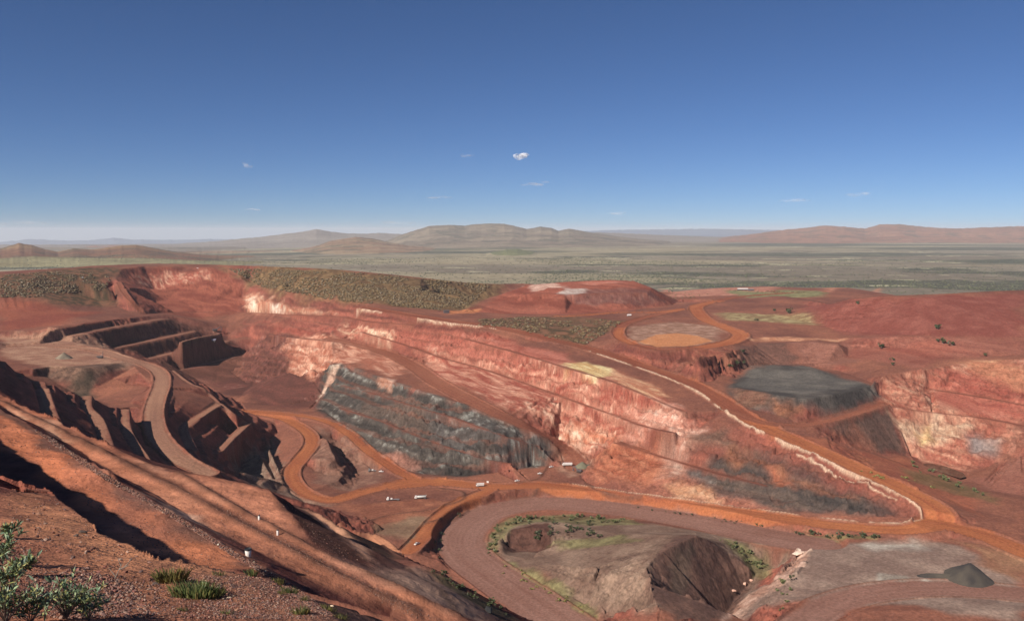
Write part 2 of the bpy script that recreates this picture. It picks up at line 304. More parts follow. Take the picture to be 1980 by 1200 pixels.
# ------------------------------------------------------------------ triangulate the survey
TP = []
for p, sm in LINES: TP.append(dens([np.asarray(q, float) for q in p], sm, 0.008, 0.4))
TP = np.concatenate(TP)
keep = np.ones(len(TP), bool)
for k, wd, c in ROADS:
    d = np.full(len(TP), 1e9)
    for q in c: d = np.minimum(d, np.hypot(TP[:, 0] - q[0], TP[:, 1] - q[1]))
    keep &= d > wd * 0.5 + 1.5
TP = [TP[keep]]
for k, wd, c in ROADS:
    t = np.gradient(c, axis=0); n = np.stack([-t[:, 1], t[:, 0]], 1); n /= np.linalg.norm(n, axis=1)[:, None] + 1e-9
    TP.append(c)
    if k in ('bench', 'ledge'): continue
    for sgn in (-1, 1):
        e = c.copy(); e[:, :2] += n * sgn * wd * 0.5
        TP.append(e[::2])
TP = np.concatenate(TP)
key = np.round(TP[:, :2] * 2).astype(np.int64)
_, ui = np.unique(key, axis=0, return_index=True); TP = TP[ui]
res = delaunay_2d_cdt([Vector(q[:2]) for q in TP], [], [], 0, 1e-4)
TV = np.array([[v.x, v.y] for v in res[0]]); TZ = np.array([TP[o[0], 2] if o else -190. for o in res[3]])
TF = np.array([f for f in res[2] if len(f) == 3])

# ------------------------------------------------------------------ the ground grid (finer close by)
def geo(a, b, q): return a * q ** np.arange(int(math.log(b / a) / math.log(q)) + 1)
rows = np.concatenate([geo(1.3, 30, 1.014), geo(30, 420, 1.006), geo(420, 1500, 1.0017), geo(1500, 2600, 1.0034), geo(2600, 62000, 1.009)])
fine = np.arctan(np.arange(-0.655, 0.656, 0.00117))
side = []; a_ = fine[-1]; st = 0.0012
while a_ < R(52): st *= 1.06; a_ += st; side.append(a_)
az = np.concatenate([-np.array(side)[::-1], fine, side])
NR, NC = len(rows), len(az)
AZ, RR = np.meshgrid(az, rows)
X = (RR * np.sin(AZ)); Y = (RR * np.cos(AZ))
Z = np.full((NR, NC), np.nan)
va = np.arctan2(TV[:, 0], TV[:, 1]); vr = np.hypot(TV[:, 0], TV[:, 1])
for f in TF:
    p = TV[f]; a3 = va[f]
    c0, c1 = np.searchsorted(az, a3.min() - 1e-6), np.searchsorted(az, a3.max() + 1e-6)
    if c1 <= c0: continue
    # nearest point of the triangle may lie inside an edge
    mn = min(vr[f])
    for i in range(3):
        e0, e1 = p[i], p[(i + 1) % 3]; t = np.clip(-(e0 @ (e1 - e0)) / ((e1 - e0) @ (e1 - e0) + 1e-12), 0, 1)
        mn = min(mn, np.linalg.norm(e0 + t * (e1 - e0)))
    r0, r1 = np.searchsorted(rows, mn * 0.999), np.searchsorted(rows, vr[f].max() * 1.001)
    if r1 <= r0: continue
    x = X[r0:r1, c0:c1]; y = Y[r0:r1, c0:c1]
    d = (p[1, 1] - p[2, 1]) * (p[0, 0] - p[2, 0]) + (p[2, 0] - p[1, 0]) * (p[0, 1] - p[2, 1])
    if abs(d) < 1e-9: continue
    l0 = ((p[1, 1] - p[2, 1]) * (x - p[2, 0]) + (p[2, 0] - p[1, 0]) * (y - p[2, 1])) / d
    l1 = ((p[2, 1] - p[0, 1]) * (x - p[2, 0]) + (p[0, 0] - p[2, 0]) * (y - p[2, 1])) / d
    l2 = 1 - l0 - l1
    m = (l0 >= -1e-6) & (l1 >= -1e-6) & (l2 >= -1e-6)
    zz = l0 * TZ[f[0]] + l1 * TZ[f[1]] + l2 * TZ[f[2]]
    Z[r0:r1, c0:c1][m] = zz[m]
bad = np.isnan(Z)
if bad.any():                                    # outside the survey hull: carry the last level along the column
    for c in np.where(bad.any(0))[0]:
        g = np.where(~bad[:, c])[0]
        Z[:, c] = np.interp(np.arange(NR), g, Z[g, c]) if len(g) else -190
def slope_of(Z):
    gr = np.gradient(Z, axis=0) / np.gradient(RR, axis=0)
    ga = np.gradient(Z, axis=1) / (np.gradient(AZ, axis=1) * RR)
    return gr, ga
gr, ga = slope_of(Z); SL = np.hypot(gr, ga)
Zt = Z.copy()
# ------------------------------------------------------------------ roads pressed into the ground, loose relief on the rest
m_near = RR < 2600
ROAD_D = {}                                       # per road: (index box, distance, arc, across)
ROADW = np.zeros_like(Z)                          # 1 on any made surface
def track(c, wd, ext):
    r = np.hypot(c[:, 0], c[:, 1]); a = np.arctan2(c[:, 0], c[:, 1]); e = wd / 2 + ext
    r0, r1 = np.searchsorted(rows, r.min() - e), np.searchsorted(rows, r.max() + e)
    c0, c1 = np.searchsorted(az, a.min() - e / r.min()), np.searchsorted(az, a.max() + e / r.min())
    x, y = X[r0:r1, c0:c1].ravel(), Y[r0:r1, c0:c1].ravel()
    best = np.full(len(x), 1e9); zz = np.zeros(len(x)); arc = np.zeros(len(x)); side_ = np.zeros(len(x))
    s = np.r_[0, np.cumsum(np.linalg.norm(np.diff(c, axis=0), axis=1))]
    for i in range(len(c) - 1):
        p, q = c[i], c[i + 1]
        lo = np.minimum(p, q) - e; hi = np.maximum(p, q) + e
        k = np.where((x > lo[0]) & (x < hi[0]) & (y > lo[1]) & (y < hi[1]))[0]
        if not len(k): continue
        dx, dy = q[0] - p[0], q[1] - p[1]; LL = dx * dx + dy * dy + 1e-9
        t = np.clip(((x[k] - p[0]) * dx + (y[k] - p[1]) * dy) / LL, 0, 1)
        ex, ey = x[k] - p[0] - t * dx, y[k] - p[1] - t * dy
        d = np.hypot(ex, ey); b = d < best[k]; kk = k[b]
        best[kk] = d[b]; zz[kk] = p[2] + t[b] * (q[2] - p[2]); arc[kk] = s[i] + t[b] * math.sqrt(LL)
        side_[kk] = np.sign(dx * ey[b] - dy * ex[b])
    sh = (r1 - r0, c1 - c0)
    return (slice(r0, r1), slice(c0, c1)), best.reshape(sh), zz.reshape(sh), arc.reshape(sh), (side_ * np.minimum(best, 1e6)).reshape(sh)

near = np.clip(RR / 900, 0.02, 1.3)
wall = sst(0.28, 0.6, SL) * m_near
wx = X + 9 * (fbm(X / 40, Y / 40, 2, 5) - .5); wy = Y + 9 * (fbm(X / 40, Y / 40, 2, 9) - .5)
rel = np.zeros_like(Z)
mid = (RR > 330) & (RR < 2700)
g1 = fbm(wx / 26, wy / 26, 4, 1) - .5
g2 = np.abs(fbm((wx * .85 + wy * .5) / 13, (wy * .85 - wx * .5) / 34, 3, 21) - .5)
g4 = np.abs(fbm(wx / 15, wy / 15, 4, 25, .6) - .5)
g5 = fbm(wx / 5.5, wy / 5.5 + Z / 4, 3, 27, .6) - .5
rel += mid * (wall * (g5 * 2.8 + g1 * 8 + (g2 - .12) * -5 - (g4 - .1) * 9) + (1 - wall) * (g1 * 1.0))
# broken blocks on the rock faces
def blocks(x, y, s, seed):
    gx, gy = x / s, y / s; ix, iy = np.floor(gx).astype(np.int64), np.floor(gy).astype(np.int64)
    best = np.full(x.shape, 9.0); val = np.zeros(x.shape)
    for a in (-1, 0, 1):
        for b in (-1, 0, 1):
            cx, cy = ix + a, iy + b
            h1, h2, h3 = TAB[(cx * 7 + seed) & 511, (cy * 13 + 5) & 511], TAB[(cx * 11 + 3) & 511, (cy * 5 + seed) & 511], TAB[(cx * 3 + seed) & 511, (cy * 17 + 9) & 511]
            d = (cx + h1 - gx) ** 2 + (cy + h2 - gy) ** 2; m = d < best
            best = np.where(m, d, best); val = np.where(m, h3, val)
    return val
BLK = np.full(Z.shape, .5, np.float32)
kk = np.where((wall > .05) & (RR > 420) & (RR < 1750))
ra = X[kk] * .82 + Y[kk] * .57 + 4 * (fbm(X[kk] / 12, Y[kk] / 12, 2, 11) - .5); rb = -X[kk] * .57 + Y[kk] * .82 + 4 * (fbm(X[kk] / 12, Y[kk] / 12, 2, 13) - .5)
b1 = blocks(ra + rb * .5, rb * 2.0, 15, 3); b2 = blocks(ra * 1.0, rb * 1.5, 6.0, 8)
BLK[kk] = b1 * .55 + b2 * .45
rel[kk] += wall[kk] * ((b1 - .5) * 4.2 + (b2 - .5) * 2.0)
for (sx, sy, sz, sr) in ((1350, 1110, -250, 62), (1440, 1090, -262, 30), (1560, 760, -184, 75), (1630, 770, -184, 60), (1470, 760, -184, 60), (1780, 610, -122, 230), (1930, 600, -122, 200), (1540, 680, -163, 80), (1640, 680, -163, 70), (1690, 830, -212, 55), (1090, 570, -125, 150), (1200, 570, -125, 130), (1000, 1040, -262, 40), (1930, 920, -238, 90), (1150, 640, -150, 60)):
    q = P(sx, sy, sz); rel *= 1 - .82 * np.exp(-(((X - q[0]) ** 2 + (Y - q[1]) ** 2) / sr ** 2) ** 2)
rel *= 1 - .8 * sst(-120, -200, X) * sst(1250, 1150, Y) * (1 - sst(1300, 1500, RR)); rel *= 1 - .45 * sst(1250, 1500, RR)
fg = RR <= 330; fsc = np.clip(RR / 90, .12, 1)
g3 = fbm(X / 7, Y / 7, 5, 31) - .5
rel += fg * (fsc * g3 * .5 + sst(.5, 1.0, SL) * 1.3 * (fbm(X / 2.2, Y / 2.2, 4, 37) - .5) * fsc + (fbm(X / .9, Y / .9, 3, 33) - .5) * .12)
rel += ((RR > 2600) & (RR < 9000)) * (fbm(X / 300, Y / 300, 4, 41) - .5) * 14
# level mining benches stepped into the faces
TREAD = np.zeros_like(Z)
zone_b = (RR > 780) & (RR < 1800) & (X > -480) & (wall > .05)
pitmask = np.ones_like(Z)
for (sx, sy, sz, sr) in ((1350, 1110, -250, 80), (1560, 760, -184, 95), (1780, 610, -122, 260), (1540, 680, -163, 100), (1640, 680, -163, 90), (1690, 830, -212, 70), (1090, 570, -125, 170), (1200, 570, -125, 150), (1000, 1040, -262, 60)):
    q = P(sx, sy, sz); pitmask *= 1 - np.exp(-(((X - q[0]) ** 2 + (Y - q[1]) ** 2) / sr ** 2) ** 3)
hb_ = 11.0
q = Z / hb_ + .35 * fbm(X / 120, Y / 120, 2, 19) + .10 * fbm(X / 14, Y / 14, 2, 23)
fr = q - np.floor(q); st_ = np.floor(q) + np.where(fr < .42, fr * .18, .0756 + (fr - .42) / .58 * .9244)
wt = wall * pitmask * zone_b
Z = Z + wt * (st_ - q) * hb_ * .9
TREAD = (wt * (1 - sst(.34, .48, fr)) * sst(0, .06, fr)).astype(np.float32)
FAR = .0228 * np.minimum(X, 0) * sst(3600, 12000, RR)
Z = Z + rel + FAR
for k, wd, c in ROADS:
    ix, d, zz, arc, sd = track(c, wd, 16)
    soft = 2.0 if k in ('bench', 'ledge') else 5.0
    wgt = 1 - sst(wd / 2, wd / 2 + soft, d)
    Z[ix] = Z[ix] * (1 - wgt) + (zz + (rel[ix] * 0.06)) * wgt
    ROADW[ix] = np.maximum(ROADW[ix], 1 - sst(wd / 2 - .5, wd / 2 + 1.5, d))
for k, wd, c in ROADS:                            # windrows pushed up along both edges, none across a junction
    if k in ('bench', 'ledge'): continue
    ix, d, zz, arc, sd = track(c, wd, 6)
    b = np.exp(-((d - wd / 2 - 1.2) / 1.1) ** 2) * (1.0 + .9 * vn(arc / 9, sd * 0 + wd, 3)) * (1 - ROADW[ix])
    Z[ix] += b * (1.2 if k != 'mauve' else .6)

# distant hills: (distance, depth, foot level, skyline as sight x,y)
HILLS = [
 (32000, 4000, '-1500,466 0,467 60,462 130,465 170,464 220,459 250,462 290,463 340,464 400,462 470,463 540,463 700,462 900,462 1120,447 1180,445 1240,444 1300,443 1380,442 1450,444 1600,446 2000,446 3500,446'),
 (18500, 3000, '-1500,475 330,472 420,466 480,460 520,456 560,451 585,448 612,443 640,448 670,451 700,452 740,450 790,454 900,456 1100,452 1160,449 1230,452 1300,455 1400,458 2000,466 3500,470'),
 (14000, 2300, '-1500,480 700,478 740,468 780,452 800,446 830,437 868,435 900,436 920,433 950,432 975,433 992,436 1018,443 1045,438 1066,441 1080,446 1100,442 1130,447 1180,455 1240,462 1330,470 3500,480'),
 (18000, 2600, '-1500,480 1280,470 1380,460 1450,453 1500,446 1560,440 1595,436 1640,439 1672,442 1700,434 1740,433 1790,439 1850,442 1900,440 1950,438 2050,436 2300,444 3500,470'),
 (9800, 1500, '-1500,488 560,486 600,478 640,465 690,458 720,461 750,468 790,474 840,479 900,484 3500,490'),
 (6300, 1000, '-1500,480 -200,474 0,480 35,470 60,474 85,482 110,487 140,480 180,482 230,475 262,473 300,480 340,487 400,493 460,497 600,500 3500,500'),
 (5000, 500, '-1500,500 -200,498 0,500 60,496 140,498 220,499 300,500 380,503 470,506 600,512 700,518 3500,520'),
 (7200, 700, '-1500,505 880,503 930,492 980,482 1000,481 1030,487 1060,497 1120,505 3500,506'),
]
HZ = np.full_like(Z, -1e9); HID = np.zeros(Z.shape, np.int8); HREL = np.zeros(Z.shape, np.float32)
colpx = 990 + FPX * np.tan(az) / cp
far = np.where(rows > 3600)[0][0]
for hi, (dist, depth, s) in enumerate(HILLS):
    q = np.array([list(map(float, t.split(','))) for t in s.split()])
    sk = np.interp(colpx, q[:, 0], q[:, 1])
    sk = sk + (fbm(colpx / 7, colpx * 0 + hi, 3, hi) - .5) * 1.6
    zc = dist * (446 - sk) / FPX                  # crest level over each bearing
    dd = dist * (1 + .06 * (fbm(colpx / 90, colpx * 0 + 3, 2, 50 + hi) - .5))
    f = RR[far:] * np.cos(AZ[far:])
    t = (f - dd[None]) / depth
    gul = fbm(X[far:] / (depth * .35), Y[far:] / (depth * .8), 4, 60 + hi)
    prof = np.where(t < 0, np.exp(-(t * .95) ** 2), np.exp(-(t * 1.2) ** 2))
    prof = prof * (1 - (1 - prof) * (.55 * (np.abs(gul - .5) * 4 - .3)))
    gz = -190 + FAR[far:]
    h = gz + np.maximum(zc[None] - gz, 0) * np.clip(prof, 0, 1.02)
    b = h > HZ[far:]
    HZ[far:] = np.where(b, h, HZ[far:]); HID[far:] = np.where(b & (h > gz + 7), hi + 1, HID[far:])
    HREL[far:] = np.where(b, prof, HREL[far:])
Z = np.maximum(Z, HZ)
gr, ga = slope_of(Z); SLF = np.hypot(gr, ga)

def hit(px, py):                                  # first ground met by a sight line
    d = ray(px, py); a = math.atan2(d[0], d[1]); h = math.hypot(d[0], d[1])
    c = int(np.clip(np.searchsorted(az, a), 1, NC - 1)); t = (a - az[c - 1]) / (az[c] - az[c - 1])
    col = Z[:, c - 1] * (1 - t) + Z[:, c] * t
    dz = col - d[2] / h * rows
    i = np.where(dz > 0)[0]
    i = i[i > 0]
    if not len(i): i = [NR - 1]
    i = i[0]
    f = dz[i - 1] / (dz[i - 1] - dz[i] + 1e-12); f = min(max(f, 0), 1)
    r = rows[i - 1] + f * (rows[i] - rows[i - 1])
    return np.array([r * math.sin(a), r * math.cos(a), d[2] / h * r])
def ground(x, y):
    a, r = math.atan2(x, y), math.hypot(x, y)
    c = int(np.clip(np.searchsorted(az, a), 1, NC - 1)); k = int(np.clip(np.searchsorted(rows, r), 1, NR - 1))
    t = (a - az[c - 1]) / (az[c] - az[c - 1]); f = (r - rows[k - 1]) / (rows[k] - rows[k - 1])
    return float((Z[k - 1, c - 1] * (1 - t) + Z[k - 1, c] * t) * (1 - f) + (Z[k, c - 1] * (1 - t) + Z[k, c] * t) * f)
# ------------------------------------------------------------------ what the ground is made of
def C(h, k=0.80):
    v = np.array([int(h[i:i + 2], 16) / 255 for i in (0, 2, 4)]); v = v + (v.mean() - v) * .10
    return (np.where(v < .04045, v / 12.92, ((v + .055) / 1.055) ** 2.4) * k * np.array([1, 1.07, .97])).astype(np.float32)
COL = np.zeros(Z.shape + (3,), np.float32)
def lay(ix, m, c):
    COL[ix] = COL[ix] * (1 - m[..., None]) + np.asarray(c, np.float32) * m[..., None]
def mix(a, b, t): return a + (b - a) * np.clip(t, 0, 1)[..., None]
ALL = (slice(0, NR), slice(0, NC))
N1 = fbm(X / 60, Y / 60, 4, 71); N2 = fbm(X / 9, Y / 9, 3, 75); N3 = vn(X / 2.2, Y / 2.2, 79)
# rock fabric: bands that follow the dip of the beds
al = X * .82 + Y * .57                            # along the walls
wq = fbm(X / 70, Y / 70, 3, 83) - .5
BED = fbm(al / 34 + Z / 22 + wq * 3, Z / 7.5 + al / 60 + wq * 2, 4, 81, .58)
STR = fbm(al / 6.5 + Z / 9 + wq * 8, Z / 10 - al / 40 + Y / 26 + wq * 5, 4, 87, .62)
CRK = np.abs(fbm(al / 7 + wq * 4, Z / 5 + Y / 30, 3, 89, .6) - .5)
DIRT = fbm(X / 18, Y / 18, 4, 91)
base = mix(C('7d4a40'), C('a4624f'), (N1 - .3) * 1.6 + (N2 - .5) * .6)
wallc = mix(C('6e3a34'), C('a65a4c'), (BED - .28) * 2.0 + (STR - .5) * .8)
base = mix(base, wallc, sst(.3, .6, SL))
COL[...] = base

def poly_xy(s):
    q = [tuple(map(float, t.split(','))) for t in s.split()]; h = [hit(*a)[:2] for a in q]; md = float(np.median([np.hypot(*b) for b in h]))
    for i, (px, py) in enumerate(q):              # a corner that slipped past a near crest goes back onto it
        k = 0
        while md < 160 and np.hypot(*h[i]) > 2.2 * md and k < 10: k += 1; h[i] = hit(px, py + 2 * k)[:2]
    return np.array(h)
def zone(s, feather=5.0, warp=9.0, world=None):
    p = poly_xy(s) if world is None else np.array(world)
    r = np.hypot(p[:, 0], p[:, 1]); a = np.arctan2(p[:, 0], p[:, 1]); e = feather + warp
    r0, r1 = np.searchsorted(rows, max(r.min() * .96 - e, 1.3)), np.searchsorted(rows, r.max() + e)
    c0, c1 = np.searchsorted(az, a.min() - e / r.min()), np.searchsorted(az, a.max() + e / r.min())
    ix = (slice(r0, r1), slice(c0, c1))
    sc = max(2.0, warp * 2.2)
    x = X[ix] + 2 * warp * (fbm(X[ix] / sc, Y[ix] / sc, 3, 101) - .5); y = Y[ix] + 2 * warp * (fbm(X[ix] / sc, Y[ix] / sc, 3, 107) - .5)
    inside = np.zeros(x.shape, bool); d = np.full(x.shape, 1e9)
    for i in range(len(p)):
        x0, y0 = p[i]; x1, y1 = p[(i + 1) % len(p)]
        with np.errstate(divide='ignore', invalid='ignore'):
            cr = ((y0 > y) != (y1 > y)) & (x < (x1 - x0) * (y - y0) / (y1 - y0 + 1e-12) + x0)
        inside ^= cr
        dx, dy = x1 - x0, y1 - y0; t = np.clip(((x - x0) * dx + (y - y0) * dy) / (dx * dx + dy * dy + 1e-9), 0, 1)
        d = np.minimum(d, (x - x0 - t * dx) ** 2 + (y - y0 - t * dy) ** 2)
    d = np.sqrt(d) * np.where(inside, 1, -1)
    return ix, sst(-feather, feather, d).astype(np.float32)
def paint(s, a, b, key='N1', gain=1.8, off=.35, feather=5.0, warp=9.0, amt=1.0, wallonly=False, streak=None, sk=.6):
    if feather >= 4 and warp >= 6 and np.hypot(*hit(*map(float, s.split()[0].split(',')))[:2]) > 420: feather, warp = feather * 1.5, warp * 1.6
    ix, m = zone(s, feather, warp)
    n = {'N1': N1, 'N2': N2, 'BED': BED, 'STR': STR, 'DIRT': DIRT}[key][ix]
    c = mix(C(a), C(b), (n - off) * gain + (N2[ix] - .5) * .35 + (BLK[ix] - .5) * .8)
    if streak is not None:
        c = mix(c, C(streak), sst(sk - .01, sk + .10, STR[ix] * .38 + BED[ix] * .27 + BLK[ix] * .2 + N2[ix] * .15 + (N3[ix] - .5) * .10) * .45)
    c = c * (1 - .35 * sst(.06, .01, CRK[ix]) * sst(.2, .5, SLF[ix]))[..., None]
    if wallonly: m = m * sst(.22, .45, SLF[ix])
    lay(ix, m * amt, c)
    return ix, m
# --- far country
pl = fbm(X / 900, Y / 420, 4, 111); pl2 = fbm(X / 260, Y / 160, 3, 117); pl3 = vn(X / 34, Y / 34, 121); pl4 = fbm(X / 2600, Y / 900, 3, 123)
pc = mix(C('807064'), C('a49484'), (pl - .35) * 2.2)
scrub_m = sst(.50, .60, pl * .6 + pl2 * .4 + (.13 * sst(6200, 3300, RR) * sst(-900, 300, X)) - .025 + (pl4 - .5) * .35)
pc = mix(pc, mix(C('484840'), C('625c50'), pl3), scrub_m * .92)
pc = mix(pc, C('d8c8a8'), sst(.63, .70, fbm(X / 260, Y / 110, 4, 127, .6) * .7 + pl2 * .3) * .6 * (1 - sst(9000, 16000, RR)))
pc = mix(pc, C('ae9a80'), sst(.50, .60, pl4) * .6)
pc = mix(pc, C('55564a'), sst(.52, .60, fbm(X / 2600, Y / 1100, 4, 131)) * .75 * sst(3600, 6000, RR))
farm = sst(2150, 2650, RR)
COL[...] = COL * (1 - farm[..., None]) + pc * farm[..., None]
HC = {1: ('6a7490', '7e86a0'), 2: ('80706c', '988882'), 3: ('76645a', '988272'), 4: ('92604e', 'a87460'), 5: ('8f6a58', 'a58870'), 6: ('7c5344', '96765a'), 7: ('7a6a50', '95896a'), 8: ('6a6a50', '85805f')}  # farthest ridge is blue: distance haze put into its colour
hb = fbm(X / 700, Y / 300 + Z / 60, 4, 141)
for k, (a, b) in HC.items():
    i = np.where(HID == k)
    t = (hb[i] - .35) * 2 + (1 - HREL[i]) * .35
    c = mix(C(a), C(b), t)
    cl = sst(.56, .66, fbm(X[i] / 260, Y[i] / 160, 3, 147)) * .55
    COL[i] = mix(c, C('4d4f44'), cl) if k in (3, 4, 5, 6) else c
# --- mine ground by district
VEG = {}
paint('0,530 100,523 170,517 232,516 212,546 222,570 200,595 100,590 50,575 0,575', '4e4030', '8a5a46', 'N2', 2.2, .3, 14, 20)
paint('0,578 60,580 120,600 200,604 110,628 0,638', '8c463a', 'a65a46', 'N1', feather=10)
paint('432,516 520,519 700,527 800,537 965,550 905,597 860,601 740,590 650,582 595,572 505,558 472,536', '6a4c38', '8c6a4c', 'N2', 2.4, .3, 12, 18)
paint('240,522 300,517 400,519 440,528 470,556 470,600 290,603 262,590 240,556', '8a4438', 'b0604e', 'BED', 2.2, .35, 8)
paint('250,530 320,524 400,526 412,540 330,552 260,545', 'a8584a', 'e0a088', 'STR', 3.0, .42, 6, 10)
paint('470,574 500,570 540,590 600,598 650,606 560,604 474,602', 'b8705a', 'd8a890', 'STR', 3.2, .40, 5, 8)
paint('474,578 492,570 498,590 484,596', 'cc9480', 'e8c8b8', 'STR', 3, .4, 3, 5)
paint('522,594 536,588 552,602 526,602', 'd8b0a0', 'ecd8cc', 'STR', 3, .4, 3, 4)
paint('395,625 560,640 600,690 640,700 618,770 620,788 480,780 430,760 400,715 470,690 450,660', '643a34', '884c44', 'BED', 2.2, .35, 8, 12, streak='b08078', sk=.60)
paint('560,652 590,645 680,665 740,690 790,722 760,726 690,700 650,708 610,728 570,715 556,680', 'a8604e', 'dc9a84', 'STR', 2.8, .38, 6, 12, streak='ecc4b4', sk=.60)
paint('470,622 560,630 680,640 820,650 960,662 1060,680 1060,700 900,690 800,668 700,655 560,645', '9a4c40', 'b8685a', 'BED', 2.2, .35, 6)
paint('655,628 720,634 760,650 755,672 700,655 660,645', 'b06656', 'e0aa90', 'STR', 2.8, .38, 5, 8, streak='f0d0b8', sk=.57)
paint('800,678 930,680 1060,695 1170,716 1260,752 1318,788 1312,836 1240,828 1185,850 1100,866 1062,838 960,782 860,735', 'a05044', 'd08c78', 'STR', 2.6, .36, 6, 12, streak='ecbcaa', sk=.585)
paint('900,640 1000,660 1100,686 1100,712 1000,706 900,680 820,665', '9c4e42', 'bc6e60', 'BED', 2.4, .35, 6)
paint('1090,703 1130,698 1180,715 1186,728 1150,738 1095,718', 'c89868', 'ecd0a0', 'STR', 2.6, .36, 4, 6)
paint('1180,716 1260,745 1300,768 1240,768 1186,736', 'b87058', 'd8a080', 'STR', 2.6, .36, 4, 6)
paint('1060,800 1180,806 1200,846 1110,862', 'c07058', 'e8b098', 'STR', 2.6, .36, 5, 8, streak='f4d8c8', sk=.58)
paint('1200,790 1300,784 1325,806 1372,826 1330,862 1210,850', 'b87060', 'dca090', 'STR', 2.6, .36, 5, 9, streak='ecccc0', sk=.57)
paint('640,704 664,700 690,714 720,726 790,748 850,768 950,803 1020,832 1080,852 1060,884 1000,905 900,919 800,914 740,892 690,858 620,796 612,772', '443b3a', '6a5c58', 'BED', 2.4, .36, 5, 8, streak='a49e9c', sk=.585)
paint('690,770 780,790 880,825 985,872 940,880 820,838 700,800', '6a524a', '805f56', 'N2', 1.6, .35, 5, 10, amt=.5)
paint('820,795 1000,830 1060,850 1040,880 900,880 830,840', '443e3f', '6c6263', 'STR', 2.8, .38, 6, 10, amt=.7, streak='aaa4a2', sk=.58)
paint('642,706 662,702 640,745 612,775', 'c09080', 'e0c0b0', 'STR', 2.4, .36, 3, 5)
paint('730,728 762,734 760,754 735,748', 'a8705e', 'c8988a', 'STR', 2.4, .36, 3, 5)
paint('720,870 770,880 800,912 750,900 700,876', '9a6458', 'b4786a', 'N2', feather=5)
# V wall
paint('1130,930 1150,870 1200,858 1320,895 1500,930 1680,985 1740,996 1560,988 1400,974 1250,956', '8c5044', 'b06a58', 'BED', 2.2, .35, 5, 8)
paint('1150,872 1200,858 1270,880 1280,920 1250,945 1180,930 1140,925', '9c523e', 'c0745a', 'STR', 2.2, .36, 8, 12)
paint('1272,878 1316,892 1306,918 1276,922', 'a07468', 'c8a498', 'STR', 2.6, .36, 7, 12, amt=.8)
paint('1340,905 1420,898 1500,918 1620,950 1700,982 1738,994 1600,988 1440,972 1350,945', '463a3a', '6a5654', 'BED', 2.4, .36, 5, 9, streak='9a9290', sk=.62)
paint('1380,884 1440,874 1500,892 1570,918 1660,955 1736,992 1600,990 1450,974 1380,955', '463c3c', '68524b', 'BED', 2.2, .40, 6, 10, amt=.88)
paint('1480,908 1530,905 1545,940 1490,938', '9a5440', 'b86c54', 'STR', 2, .36, 4, 7)
paint('1290,935 1360,935 1400,962 1330,965', 'b87c60', 'd8a488', 'STR', 2.4, .36, 4, 7)
paint('1350,838 1400,826 1430,856 1420,876 1350,868', '6a5048', '8a6658', 'BED', 2.4, .36, 8, 14, amt=.85)
paint('1420,860 1520,905 1660,965 1600,950 1480,905 1400,885', '85503f', 'a06650', 'BED', 2, .36, 4, 7)
# gully rubble
paint('1080,868 1110,860 1150,862 1140,905 1100,920 1085,900', '8a5a4e', 'b0806e', 'N2', 2.2, .35, 4, 6)
# mesa and the flats round it
paint('900,600 960,573 1020,551 1180,541 1260,557 1300,585 1150,606 1000,607', '884438', 'a85c4c', 'BED', 2.4, .35, 8, 10)
paint('1015,553 1075,548 1100,556 1030,562', 'c08c80', 'd8aca0', 'N2', 2, .35, 5, 6)
paint('1075,567 1095,558 1130,558 1160,566 1100,571', 'a88884', 'd0b8b4', 'STR', 2.4, .36, 4, 6)
paint('1130,560 1250,562 1290,585 1240,592 1150,590 1100,585', '7a4640', '946058', 'STR', 2.6, .4, 5, 9)
paint('1110,546 1180,543 1215,546 1150,552', 'b86858', 'c88070', 'N2', feather=5)
paint('870,600 930,596 915,606 870,607', 'c06c48', 'd88860', 'N2', feather=4, warp=4)
paint('925,616 1000,612 1110,614 1180,618 1215,622 1180,640 1130,668 1060,652 985,632 925,632', '5c4634', '8c5c48', 'N2', 2.4, .32, 7, 10)
paint('1280,558 1400,557 1500,554 1490,568 1400,572 1300,574', 'b06c5c', 'cc8c7a', 'N2', 2, .35, 10, 14)
paint('1400,560 1510,566 1500,560 1600,564 1590,574 1440,576', '7c7050', 'a0926a', 'N2', 2, .35, 9, 12)
paint('1385,605 1500,606 1590,612 1600,622 1500,622 1400,618', '8c6c50', 'b09870', 'N2', 2.2, .35, 7, 10)
paint('1600,557 1705,556 1700,563 1590,565', 'c07860', 'd89078', 'N2', feather=10, warp=14)
paint('1212,632 1300,622 1400,632 1385,660 1320,670 1240,668 1215,655', '966858', 'b88878', 'N2', 2, .35, 5, 8)
paint('1235,661 1268,647 1310,644 1350,649 1378,659 1330,669 1270,670', 'c87c54', 'd89068', 'N2', .8, .35, 3, 3)
paint('1440,652 1520,651 1640,652 1640,656 1520,659 1450,658', 'b07058', 'cc9074', 'N2', feather=4, warp=5)
paint('1330,690 1440,690 1460,700 1420,714 1340,706', '80443a', 'a06450', 'STR', 2.4, .36, 4, 6)
# dumps on the right
paint('1450,660 1530,662 1540,704 1430,706 1420,690', '704a42', '88584e', 'STR', 1.6, .4, 5, 8)
paint('1535,662 1640,662 1660,700 1545,703', '8c564a', 'a0665a', 'STR', 1.6, .4, 5, 8)
paint('1560,582 1650,578 1700,573 1800,574 1900,566 1978,564 1978,652 1800,648 1640,648 1560,600', '8a463e', 'a05a50', 'DIRT', 1.5, .35, 10, 14)
paint('1640,652 1800,652 1978,658 1978,686 1850,690 1760,714 1640,690', '8a4a40', 'a86456', 'BED', 2.2, .36, 6, 10)
paint('1700,676 1800,660 1880,676 1800,692', '9c5044', 'b06050', 'BED', 2.2, .36, 6, 10, amt=.6)
